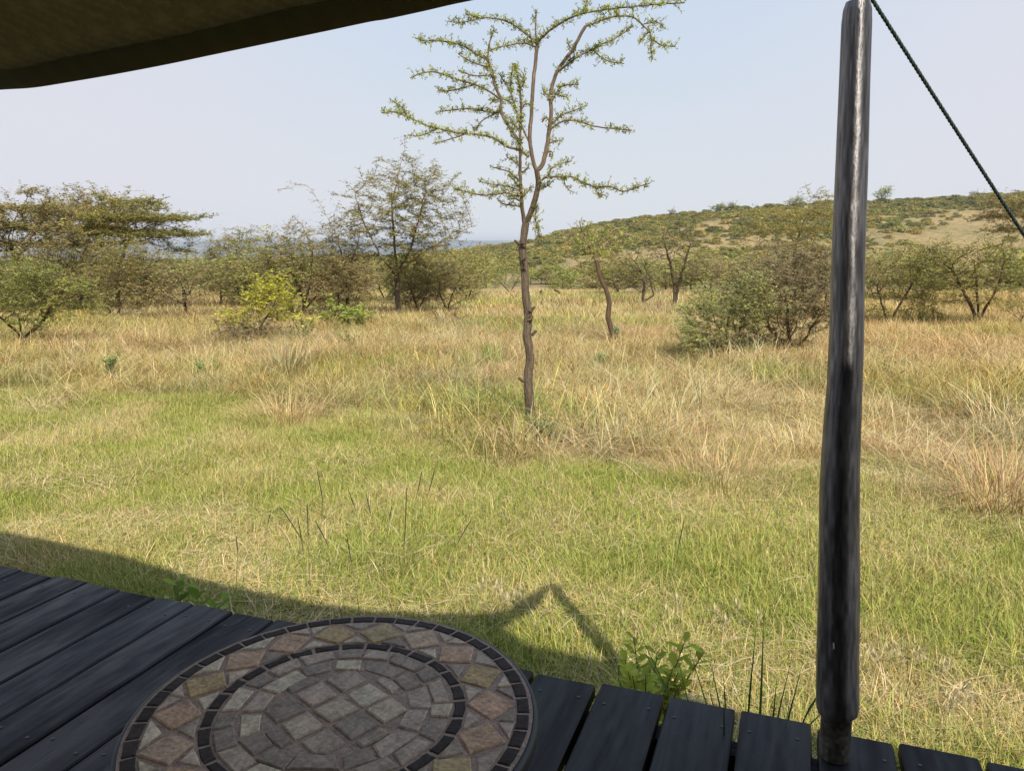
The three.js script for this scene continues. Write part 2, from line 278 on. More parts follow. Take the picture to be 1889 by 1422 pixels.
// ---------------------------------------------------------------- trees grown towards points in their crown
function growTree(o) {
  const r = rng(o.seed), step = o.step, nodes = [], kids = [];
  const add = (p, parent) => { nodes.push({ p, parent }); kids.push([]); if (parent >= 0) kids[parent].push(nodes.length - 1); return nodes.length - 1; };
  for (const line of o.stems) {
    let last = -1;
    line.forEach((q, k) => {
      const w = V(...q);
      if (!k) { if (!nodes.length) last = add(w, -1); else { let bd2 = 1e9; nodes.forEach((nn, i) => { const d = nn.p.distanceToSquared(w); if (d < bd2) { bd2 = d; last = i; } }); } return; }
      const a = nodes[last].p.clone(), n = Math.max(1, Math.round(a.distanceTo(w) / step));
      for (let j = 1; j <= n; j++) last = add(a.clone().lerp(w, j / n).add(j < n ? V((r() - 0.5), (r() - 0.5) * 0.4, (r() - 0.5)).multiplyScalar(step * 0.22) : V(0, 0, 0)), last);
    });
  }
  const A = [];
  for (const bl of o.blobs) for (let k = 0; k < bl.n; k++) {
    let x, y, z, q; do { x = r() * 2 - 1; y = r() * 2 - 1; z = r() * 2 - 1; q = x * x + y * y + z * z; } while (q > 1 || (bl.shell && q < bl.shell && r() < 0.8) || (bl.dome && y < 0 && r() < bl.dome));
    const ph = Math.atan2(z, x), lump = (0.68 + 0.5 * noise(ph * 1.7 + o.seed * 3.1 + 10, y * 2.2 + 40)) * (bl.lump === 0 ? 0 : 1) + (bl.lump === 0 ? 0.9 + 0.2 * noise(ph * 3, o.seed) : 0); if (bl.lump !== 0 && noise(x * 3.2 + o.seed + 20, z * 3.2 + y * 4.1 + 50) < 0.33) continue;
    const p = V(bl.c[0] + x * bl.r[0] * lump, bl.c[1] + y * bl.r[1] * (0.75 + 0.25 * lump + (y > 0 ? 0.3 * (lump - 0.9) : 0)), bl.c[2] + z * bl.r[2] * lump);
    if (o.tier) p.y = Math.round(p.y / o.tier + Math.sin(p.x * 3.1 / o.tier * 0.3) * 0.4) * o.tier + (p.y % 0.1) * 0.6 + (r() - 0.5) * o.tier * 0.35;
    if (p.y > (o.floor ?? 0.1)) A.push({ p, best: -1, d: 1e9 });
  }
  const upd = (from) => { for (const a of A) for (let i = from; i < nodes.length; i++) { const d = a.p.distanceToSquared(nodes[i].p); if (d < a.d) { a.d = d; a.best = i; } } };
  const first = o.freeFrom ? nodes.findIndex((n) => n.p.y > o.freeFrom) : 0;
  upd(Math.max(0, first)); let stall = 0;
  const kill = (step * (o.kill ?? 1.6)) ** 2;
  for (let it = 0; it < 220 && A.length && nodes.length < (o.max ?? 2600); it++) {
    const pull = new Map();
    for (const a of A) { const d = a.p.clone().sub(nodes[a.best].p).normalize(); const s = pull.get(a.best); if (s) s.add(d); else pull.set(a.best, d); }
    const from = nodes.length;
    for (const [i, d] of pull) {
      const nd = nodes[i]; if (d.lengthSq() < 1e-4) d.set(r() - 0.5, r() - 0.5, r() - 0.5); d.normalize();
      if (nd.parent >= 0) d.addScaledVector(nd.p.clone().sub(nodes[nd.parent].p).normalize(), 0.35);
      d.add(V((r() - 0.5), (r() - 0.5) * 0.6, (r() - 0.5)).multiplyScalar(o.crook ?? 0.7)).normalize();
      const np = nd.p.clone().addScaledVector(d, step);
      if (kids[i].some((k) => nodes[k].p.distanceToSquared(np) < step * step * 0.12) || kids[i].length > 3) continue;
      add(np, i);
    }
    if (nodes.length === from) { if (++stall > 12) break; continue; } stall = 0;
    upd(from);
    for (let k = A.length - 1; k >= 0; k--) if (A[k].d < kill) A.splice(k, 1);
  }
  if (o.shoots) { // slender shoots that leave the crown outwards and give it its ragged outline
    const c0 = V(0, 0, 0); nodes.forEach((n) => c0.add(n.p)); c0.divideScalar(nodes.length); const N0 = nodes.length;
    for (let i = 0; i < N0; i++) if (!kids[i].length && nodes[i].parent >= 0 && r() < o.shoots && nodes[i].p.y > c0.y * 0.6) {
      const d = nodes[i].p.clone().sub(nodes[nodes[i].parent].p).normalize().addScaledVector(nodes[i].p.clone().sub(c0).normalize(), 0.9).add(V((r() - 0.5) * 0.7, 0.15 + (r() - 0.5) * 0.6, (r() - 0.5) * 0.7)).normalize();
      let l = i, n = 2 + Math.floor(r() * r() * 5); for (let k = 0; k < n; k++) { d.add(V(r() - 0.5, (r() - 0.6) * 0.5, r() - 0.5).multiplyScalar(0.35)).normalize(); l = add(nodes[l].p.clone().addScaledVector(d, step * 0.9), l); }
    }
  }
  const R = new Float64Array(nodes.length), e = o.pipe ?? 2.3, tip = o.tipR ?? 0.005;
  for (let i = nodes.length - 1; i >= 0; i--) { R[i] = kids[i].length ? Math.pow(R[i], 1 / e) : tip; const p = nodes[i].parent; if (p >= 0) R[p] += Math.pow(R[i], e); }
  const k0 = o.trunkR / R[0], adj = (v) => v * (1 + (k0 - 1) * sstep(tip * 1.5, R[0], v));
  for (let i = 0; i < R.length; i++) R[i] = Math.max(adj(R[i]), tip);
  const trunk = new TB(), twigs = new TB(), thick = o.thick ?? o.trunkR * 0.3;
  const stack = [[0, -1]];
  while (stack.length) {
    let [i, from] = stack.pop(); const pts = [], rad = [];
    if (from >= 0) { pts.push(nodes[from].p); rad.push(Math.min(R[from], R[i] * 1.15)); }
    for (;;) {
      pts.push(nodes[i].p); rad.push(R[i]);
      if (!kids[i].length) break;
      const ks = kids[i].slice().sort((a, b) => R[b] - R[a]); for (const q of ks.slice(1)) stack.push([q, i]); i = ks[0];
    }
    if (rad.length > 1) rad[rad.length - 1] *= 0.6;
    let cut = rad.findIndex((v) => v < thick); if (cut < 0) cut = rad.length;
    if (cut > 1) trunk.tube(pts.slice(0, cut + 1), rad.slice(0, cut + 1), o.sides ?? 7, false, 0.14, r);
    if (cut < rad.length - 1 || cut <= 1) { const s = Math.max(0, Math.min(cut, rad.length - 2)); twigs.tube(pts.slice(s), rad.slice(s), rad[s] > 0.015 ? 5 : 3, false); }
  }
  const leaf = new GB(), cen = V(0, 0, 0); let nc = 0; for (const n of nodes) { cen.add(n.p); nc++; } cen.divideScalar(nc);
  const ls = o.leaf, cols = o.cols;
  nodes.forEach((n, i) => {
    if (R[i] > (o.leafR ?? tip * 2.2) || n.p.y < (o.leafFloor ?? 0.3)) return;
    const tone = cols[Math.floor(Math.pow(noise(n.p.x * 1.3 + o.seed, n.p.z * 1.3 + n.p.y), 1) * cols.length * 0.999)];
    for (let k = 0; k < o.twigs; k++) {
      if (r() > (o.keep ?? 1)) continue;
      const d = V(r() - 0.5, (r() - 0.42) * (o.flat ?? 0.5), r() - 0.5).normalize(); d.addScaledVector(n.p.clone().sub(cen).setY(0).normalize(), 0.35).normalize();
      const len = o.twigLen * (0.4 + 0.8 * r()), end = n.p.clone().addScaledVector(d, len), up = V(0, 1, 0);
      twigs.tube([n.p, end], [tip * 0.5, tip * 0.25], 3, false);
      for (let q = 0; q < o.leaves; q++) {
        const t = (q + r()) / o.leaves, c = n.p.clone().addScaledVector(d, len * t), a = r() * 6.28;
        const out = V(Math.cos(a), (r() - 0.3) * 0.8, Math.sin(a)).normalize(), side = V(-out.z, (r() - 0.5) * 0.8, out.x).normalize(), s = ls * (0.6 + 0.8 * r()), w = s * (o.leafW ?? 0.42), col = vary(r() < 0.8 ? tone : cols[Math.floor(r() * cols.length)], r, 0.28);
        const m1 = c.clone().addScaledVector(out, s * 0.5).addScaledVector(side, w * 0.5), m2 = c.clone().addScaledVector(out, s * 0.5).addScaledVector(side, -w * 0.5), e2 = c.clone().addScaledVector(out, s);
        leaf.tri(c, m1, e2, col); leaf.tri(c, e2, m2, col);
      }
    }
  });
  return { trunk, twigs, leaf };
}
function tree(name, label, category, pos, o, mats = {}) {
  const t = thing(name, label, category, pos, o.group), g = growTree(o);
  if (!g.trunk.empty) part('trunk', g.trunk.geo(), mats.trunk ?? barkMat, t);
  if (!g.twigs.empty) part('branches', g.twigs.geo(), mats.twigs ?? twigMat, t);
  if (g.leaf.p.length) part('crown', g.leaf.geo(), mats.leaf ?? leafMat, t);
  t.userData.label = label; return t;
}
const OLIVE = [[0.301, 0.284, 0.051], [0.359, 0.319, 0.063], [0.255, 0.258, 0.048], [0.402, 0.337, 0.071]];
const OLIVE_G = [[0.277, 0.337, 0.048], [0.346, 0.38, 0.055], [0.235, 0.284, 0.044], [0.414, 0.405, 0.063]];
const GREYG = [[0.359, 0.301, 0.099], [0.299, 0.262, 0.082], [0.418, 0.326, 0.117], [0.271, 0.262, 0.066]];
const BRIGHT = [[0.324, 0.39, 0.055], [0.421, 0.46, 0.064], [0.275, 0.323, 0.055]];
const LIME = [[0.56, 0.56, 0.035], [0.64, 0.6, 0.045], [0.46, 0.49, 0.04], [0.38, 0.39, 0.05]];
// a crown given by its outline in the photograph: [left, right, top, bottom] pixels, its foot and its depth
function fromBox(px, foot, F) {
  const g = F ? (() => { const [u] = slope(...foot); return V(u * F, height(u * F, F), -F); })() : groundPx(...foot);
  const D = -g.z, a = at(px[0], px[2], D), b = at(px[1], px[3], D);
  return { pos: g, cx: (a.x + b.x) / 2 - g.x, rx: (b.x - a.x) / 2, top: a.y - g.y, bot: b.y - g.y, D };
}
function acacia(name, label, px, foot, o = {}, F) {
  const q = fromBox(px, foot, F), h = q.top - q.bot, rz = q.rx * (o.deep ?? 0.8), cy = q.bot + h * (o.mid ?? 0.5);
  const split = Math.max(0.15, q.bot * (o.split ?? 0.9));
  const sc = q.D / 22;
  return tree(name, label, o.category ?? 'tree', q.pos, {
    seed: o.seed ?? 5, step: (o.step ?? 0.16) * 0.72 * Math.max(0.6, sc), stems: o.stems ?? [[[0, -0.1, 0], [q.cx * 0.15, split * 0.55, 0.03], [q.cx * 0.35, split, -0.02]]],
    blobs: o.blobs?.(q) ?? [{ c: [q.cx, cy, 0], r: [q.rx * (o.tier >= 0.4 ? 0.92 : 1), h * (o.tier >= 0.4 ? 0.46 : 0.52), rz], n: (o.n ?? 700) * (o.tier >= 0.4 ? 1.7 : 1.45), dome: o.dome ?? 0.3, shell: o.shell ?? 0, lump: o.tier >= 0.4 ? 0 : 1 }],
    tier: o.tier ?? 0, floor: Math.max(0.1, q.bot - 0.1), shoots: o.shoots ?? 0.45, trunkR: o.trunkR ?? 0.09, tipR: (o.tipR ?? 0.0045) * Math.max(0.8, sc), crook: o.crook ?? 0.7, kill: o.kill ?? 1.35, max: (o.max ?? 2000) * 0.6, freeFrom: o.freeFrom,
    leaf: (o.leaf ?? 0.055) * 1.25 * Math.max(0.7, sc), twigs: (o.twigs ?? 2) + 1, twigLen: (o.twigLen ?? 0.22) * 1.1 * Math.max(0.7, sc), leaves: (o.leaves ?? 5) + 1, cols: o.cols ?? OLIVE, keep: o.keep, flat: o.flat, leafFloor: Math.max(0.15, q.bot - 0.2), group: o.group, leafW: o.leafW, leafR: o.leafR, sides: o.sides, thick: o.thick,
  }, o.mats);
}
// left belt of trees
acacia('flat_topped_acacia', 'large flat-topped thorn tree at the far left edge, dark inside its crown', [-190, 230, 372, 475], [40, 578], { seed: 3, n: 1700, tier: 0.55, dome: 0.6, max: 3400, twigs: 2, leaves: 6, shoots: 0.1, leaf: 0.072, trunkR: 0.2, cols: GREYG, mats: { trunk: darkBark } });
acacia('flat_topped_acacia', 'flat-topped thorn tree reaching out right over the bushes, its longest tip toward the plain', [120, 392, 380, 462], [215, 577], { seed: 4, n: 1300, tier: 0.5, dome: 0.55, max: 2600, twigs: 2, leaves: 6, shoots: 0.15, leaf: 0.07, trunkR: 0.15, cols: OLIVE, mats: { trunk: darkBark } });
acacia('flat_topped_acacia', 'grey-brown flat-topped thorn tree, highest of the left group, between the other two', [30, 320, 364, 462], [150, 576], { seed: 43, n: 1200, tier: 0.5, dome: 0.6, max: 2400, twigs: 2, leaves: 5, shoots: 0.15, leaf: 0.07, trunkR: 0.15, cols: GREYG, mats: { trunk: darkBark } }, 33);
acacia('tall_thorn_bush', 'tall grey-olive thorn bush filling the gap under the flat-topped trees', [20, 240, 425, 560], [120, 586], { seed: 44, n: 800, trunkR: 0.06, cols: GREYG, dome: 0.2, category: 'bush', twigs: 1 });
acacia('thorn_bush', 'green topped thorn bush with dark forked stems at the left edge', [-70, 185, 488, 610], [52, 645], { seed: 7, n: 620, trunkR: 0.055, cols: OLIVE_G, dome: 0.7, category: 'bush', leaf: 0.06, twigs: 2, twigLen: 0.25, step: 0.17, mats: { trunk: darkBark }, stems: [[[0, -0.1, 0], [-0.12, 0.3, 0.05], [-0.5, 0.7, 0.1]], [[-0.05, 0.2, 0], [0.25, 0.5, -0.1], [0.5, 0.85, -0.1]], [[0.02, 0.1, 0], [0.08, 0.6, 0.3]]] });
acacia('thorn_bush', 'olive thorn bush with pale twigs, right of the dark-stemmed bush', [140, 300, 440, 590], [205, 597], { seed: 8, n: 700, trunkR: 0.06, cols: OLIVE, dome: 0.2, category: 'bush', mats: { twigs: greyTwig } });
acacia('thorn_bush', 'loose olive bush left of the small dark-trunked tree', [215, 330, 455, 560], [262, 572], { seed: 9, n: 500, trunkR: 0.06, cols: OLIVE, category: 'bush' });
acacia('small_acacia', 'small layered thorn tree on a short dark trunk, left of the yellow bush', [285, 388, 478, 552], [335, 566], { seed: 10, n: 520, tier: 0.3, trunkR: 0.09, cols: OLIVE_G, dome: 0.4, mats: { trunk: darkBark } });
acacia('small_acacia', 'small grey thorn tree between the layered tree and the yellow bush', [365, 450, 470, 555], [405, 572], { seed: 11, n: 420, tier: 0.3, trunkR: 0.07, cols: GREYG });
acacia('flat_topped_acacia', 'thin flat-topped thorn tree standing against the pale plain, left of the arching trees', [385, 490, 436, 478], [440, 553], { seed: 12, n: 360, tier: 0.4, trunkR: 0.1, cols: OLIVE, dome: 0.5, twigs: 2, mats: { trunk: darkBark } });
acacia('low_thorn_bush', 'low olive bush behind the yellow bush', [400, 520, 500, 565], [455, 575], { seed: 13, n: 420, trunkR: 0.05, cols: GREYG, category: 'bush' });
acacia('open_acacia', 'open thorn tree with arching bare branches behind the yellow bush', [465, 650, 412, 570], [560, 592], { seed: 14, n: 620, trunkR: 0.07, cols: GREYG, crook: 0.5, twigs: 2, leaves: 4, keep: 0.85, mats: { twigs: greyTwig }, stems: [[[0, -0.1, 0], [0.02, 0.5, 0], [-0.1, 1.0, 0.05], [-0.5, 1.9, 0.1], [-0.95, 2.45, 0.2]], [[0, 0.4, 0], [0.3, 1.1, 0.2], [0.35, 1.9, 0.1], [0.1, 2.6, 0], [-0.15, 2.85, 0]], [[0, 0.3, 0], [0.6, 1.0, -0.2], [0.9, 1.6, -0.2]]] });
acacia('open_acacia', 'slender open thorn tree whose thin arching tip reaches far out left', [585, 690, 395, 560], [640, 592], { seed: 15, n: 380, trunkR: 0.06, cols: GREYG, crook: 0.4, keep: 0.7, mats: { twigs: greyTwig }, stems: [[[0, -0.1, 0], [0.05, 0.9, 0], [0.0, 1.7, 0.1], [-0.25, 2.5, 0.1], [-0.55, 3.1, 0], [-0.85, 3.6, 0], [-1.0, 3.72, 0], [-1.25, 3.7, 0.05], [-1.35, 3.62, 0.05]], [[0.0, 1.2, 0], [0.35, 2.1, -0.1], [0.5, 2.9, -0.1]]] });
acacia('broad_acacia', 'broad open-crowned thorn tree with spreading branches, tallest of the trees left of the central trunk', [612, 868, 305, 520], [736, 592], { seed: 16, n: 1150, trunkR: 0.1, cols: OLIVE, crook: 0.45, dome: 0.0, twigs: 2, leaves: 6, keep: 0.9, max: 2900, mid: 0.52, kill: 1.6, shoots: 0.7,
  stems: [[[0, -0.1, 0], [-0.03, 0.7, 0], [-0.02, 1.35, 0], [-0.06, 2.2, 0.1], [-0.1, 3.2, 0.15], [0.15, 4.2, 0.1], [0.3, 4.75, 0.05]], [[-0.02, 1.3, 0], [0.35, 2.0, -0.2], [0.6, 2.9, -0.3], [0.8, 3.7, -0.3]], [[-0.02, 1.2, 0], [-0.5, 1.9, 0.1], [-0.9, 2.8, 0.2], [-1.1, 3.6, 0.3]], [[0, 1.35, 0], [0.7, 1.9, 0.2], [1.4, 2.3, 0.3], [2.1, 2.62, 0.3]], [[-0.03, 0.6, 0], [0.25, 1.2, 0.1], [0.3, 1.5, 0.1]]] });
acacia('low_thorn_bush', 'dense grey-green thicket at the foot of the open trees', [560, 690, 490, 585], [620, 596], { seed: 17, n: 620, trunkR: 0.05, cols: GREYG, category: 'bush', twigs: 3, mats: { twigs: greyTwig } });
acacia('low_thorn_bush', 'thorn bush behind the broad tree, filling the gap below its crown', [700, 820, 490, 570], [770, 580], { seed: 18, n: 380, trunkR: 0.06, cols: OLIVE, category: 'bush' });
acacia('brush_pile', 'dead grey-brown brush lying right of the broad tree', [775, 870, 555, 605], [812, 606], { seed: 19, n: 420, trunkR: 0.03, cols: GREYG, category: 'dead brush', keep: 0.06, twigLen: 0.3, tipR: 0.005, mats: { trunk: greyTwig, twigs: new THREE.MeshStandardMaterial({ name: 'dead_twig', map: barkTex, roughness: 1, color: new THREE.Color(0.75, 0.55, 0.42) }) } });
acacia('leafy_bush', 'low fresh green broad-leaved bush under the open trees', [590, 690, 565, 608], [640, 612], { seed: 20, n: 320, trunkR: 0.025, cols: BRIGHT, category: 'bush', leaf: 0.07, leafW: 0.6, twigs: 3 });
acacia('yellow_bush', 'bright yellow-green bush standing in the dry grass, left of the open trees', [408, 560, 520, 600], [478, 638], { seed: 21, n: 560, trunkR: 0.035, cols: LIME, category: 'bush', leaf: 0.062, leafW: 0.62, twigs: 1, leaves: 6, keep: 0.85, shoots: 0.8, twigLen: 0.28, step: 0.18, dome: 0.2, shell: 0.1, mats: { trunk: darkBark },
  blobs: (q) => [{ c: [q.cx + 0.15, q.bot + 0.42, 0], r: [0.5, 0.45, 0.5], n: 380 }, { c: [q.cx - 0.35, q.bot + 0.05, 0.1], r: [0.45, 0.3, 0.4], n: 200 }, { c: [q.cx + 0.75, q.bot + 0.08, 0], r: [0.25, 0.1, 0.2], n: 60 }] });
acacia('dry_bush', 'grey twiggy half-dry bush under the yellow bush', [375, 520, 590, 640], [440, 642], { seed: 22, n: 380, trunkR: 0.025, cols: [[0.16, 0.15, 0.06], [0.12, 0.11, 0.05]], category: 'bush', keep: 0.5, mats: { trunk: greyTwig, twigs: greyTwig } });
{ // the tangled belt between the single trees
  const r = rng(88), kinds = [['olive', OLIVE, 'olive thorn bush in the tangled belt of bushes across the meadow'], ['grey', GREYG, 'grey twiggy thorn bush in the tangled belt of bushes across the meadow'], ['green', OLIVE_G, 'greener thorn bush in the tangled belt of bushes across the meadow']], first = [];
  const spots = []; for (let k = 0; k < 34; k++) spots.push([-0.68 + 0.62 * r(), 19 + 20 * r()]); for (let k = 0; k < 5; k++) spots.push([0.44 + 0.3 * r(), 30 + 12 * r()]); for (let k = 0; k < 6; k++) spots.push([-0.05 + 0.42 * r(), 41 + 6 * r()]);
  spots.forEach(([u, F], i) => {
    const k = i % 3, x = u * F, pos = V(x, height(x, F), -F), sc = 0.75 + 0.5 * r();
    if (!first[k]) { first[k] = tree('belt_bush', kinds[k][2], 'bush', pos, { seed: 120 + k, step: 0.17, stems: [[[0, -0.1, 0], [0.1, 0.3, 0.05], [-0.3, 0.8, 0]], [[0, 0, 0], [0.35, 0.6, 0.1]]], blobs: [{ c: [0, 1.15, 0], r: [1.3, 0.8, 1.2], n: 900, dome: 0.2 }], floor: 0.15, trunkR: 0.05, tipR: 0.005, crook: 0.8, kill: 1.4, max: 420, leaf: 0.1, leafW: 0.45, twigs: 2, twigLen: 0.3, leaves: 4, shoots: 0.6, cols: kinds[k][1], leafFloor: 0.15, sides: 5, group: kinds[k][0] + ' belt bushes' }, { twigs: k === 1 ? greyTwig : twigMat, trunk: darkBark }); first[k].scale.set(sc, sc, sc); }
    else dup(first[k], pos, r() * 6.28, V(sc * (0.9 + 0.3 * r()), sc * (0.8 + 0.35 * r()), sc));
  });
}
// right side
acacia('bare_acacia', 'nearly bare crooked thorn tree, left one of the pair right of the small crooked tree', [1130, 1215, 470, 540], [1188, 568], { seed: 31, n: 900, trunkR: 0.085, cols: GREYG, keep: 0.3, crook: 0.9, tipR: 0.007, twigs: 1, shoots: 0.8, mats: { trunk: darkBark, twigs: darkBark }, stems: [[[0, -0.1, 0], [-0.05, 0.4, 0], [0.0, 0.9, 0], [-0.15, 1.4, 0]], [[0, 0.2, 0], [0.35, 0.5, 0.1], [0.2, 1.2, 0], [0.05, 1.45, 0]]] });
acacia('bare_acacia', 'nearly bare upright thorn tree with twin dark trunks, right one of the pair', [1196, 1298, 428, 515], [1243, 572], { seed: 32, n: 1300, trunkR: 0.1, cols: GREYG, keep: 0.35, crook: 0.5, tipR: 0.006, twigs: 1, shoots: 0.8, mats: { trunk: darkBark, twigs: darkBark }, stems: [[[0, -0.1, 0], [0, 0.8, 0], [-0.15, 1.5, 0], [-0.35, 2.1, 0]], [[0.02, 0, 0], [0.12, 0.8, 0.05], [0.3, 1.6, 0.1], [0.45, 2.2, 0.1]]] });
acacia('brush_pile', 'dead grey branches lying on the grass at the foot of the two bare trees', [1165, 1258, 545, 580], [1215, 582], { seed: 33, n: 200, trunkR: 0.05, cols: GREYG, category: 'dead brush', keep: 0, crook: 1.1, mats: { trunk: greyTwig, twigs: greyTwig } });
acacia('dense_bush', 'large dense bush left of the pole, fresh green at its lower left', [1262, 1420, 548, 652], [1352, 664], { seed: 34, n: 950, trunkR: 0.04, cols: [[0.34, 0.40, 0.09], [0.27, 0.31, 0.07], [0.42, 0.44, 0.12], [0.23, 0.26, 0.065]], category: 'bush', twigs: 3, leaf: 0.05, leafW: 0.5, twigLen: 0.24, step: 0.16, dome: 0.1, shoots: 0.9, keep: 0.62, blobs: (q) => [{ c: [q.cx - 0.15, 0.55, 0], r: [0.6, 0.5, 0.5], n: 700 }, { c: [q.cx + 0.35, 0.75, -0.2], r: [0.4, 0.55, 0.5], n: 500 }, { c: [q.cx - 0.5, 0.3, 0.3], r: [0.35, 0.25, 0.3], n: 300 }] });
acacia('dense_bush', 'grey-brown twiggy thicket behind the pole, above the green bush', [1345, 1555, 462, 640], [1462, 655], { seed: 35, n: 1300, trunkR: 0.05, cols: [[0.28, 0.24, 0.1], [0.22, 0.21, 0.075], [0.33, 0.27, 0.13], [0.2, 0.22, 0.055]], category: 'bush', twigs: 3, leaf: 0.045, step: 0.15, max: 3000, mats: { twigs: greyTwig }, dome: 0 });
acacia('open_acacia', 'yellow-green open thorn tree rising behind the twiggy thicket, partly hidden by the pole', [1375, 1560, 372, 470], [1462, 600], { seed: 36, n: 480, tier: 0.4, trunkR: 0.08, cols: [[0.34, 0.31, 0.055], [0.4, 0.35, 0.06], [0.27, 0.26, 0.05]], keep: 0.9, dome: 0.3, crook: 0.5 });
acacia('snag', 'thin grey leafless snag left of the big bush', [1310, 1345, 470, 540], [1325, 575], { seed: 37, n: 70, trunkR: 0.05, cols: GREYG, category: 'dead tree', keep: 0.05, mats: { trunk: greyTwig, twigs: greyTwig } });
acacia('acacia', 'leafy thorn tree just right of the pole, on several thin stems', [1585, 1720, 470, 590], [1640, 603], { seed: 38, n: 800, tier: 0.35, trunkR: 0.06, cols: OLIVE, twigs: 1, shoots: 0.6, mats: { trunk: darkBark, twigs: darkBark }, split: 0.5, stems: [[[0, -0.1, 0], [-0.15, 0.4, 0], [-0.35, 0.9, 0]], [[0, 0, 0], [0.15, 0.5, 0.1], [0.4, 1.0, 0.1]]] });
acacia('acacia', 'spreading thorn tree with a dark forked trunk near the right edge', [1690, 1895, 448, 560], [1803, 606], { seed: 39, n: 1050, tier: 0.3, trunkR: 0.1, cols: OLIVE, twigs: 1, shoots: 0.6, tipR: 0.0055, dome: 0.3, max: 2800, crook: 0.5, mats: { trunk: darkBark, twigs: darkBark }, stems: [[[0, -0.1, 0], [-0.1, 0.35, 0], [-0.45, 0.95, 0], [-0.8, 1.4, 0.1]], [[0, 0.0, 0], [0.12, 0.5, 0.05], [0.35, 1.0, 0.1], [0.4, 1.6, 0.1]], [[0, 0.2, 0], [0.0, 0.7, -0.1], [-0.1, 1.5, -0.2]]] });
acacia('small_acacia', 'young thorn tree on a thin bent stem at the right edge', [1850, 1960, 535, 590], [1875, 606], { seed: 40, n: 220, trunkR: 0.05, cols: OLIVE, mats: { trunk: darkBark }, keep: 0.6 });
acacia('low_thorn_bush', 'low thorn bush between the two leafy trees right of the pole', [1660, 1740, 545, 598], [1702, 604], { seed: 41, n: 300, trunkR: 0.03, cols: OLIVE_G, category: 'bush', twigs: 2 });
acacia('flat_topped_acacia', 'dark crowned thorn tree cut by the right edge, behind the rope', [1805, 2010, 352, 440], [1905, 575], { seed: 42, n: 620, tier: 0.45, trunkR: 0.13, cols: GREYG, dome: 0.4, twigs: 3, mats: { trunk: darkBark } });

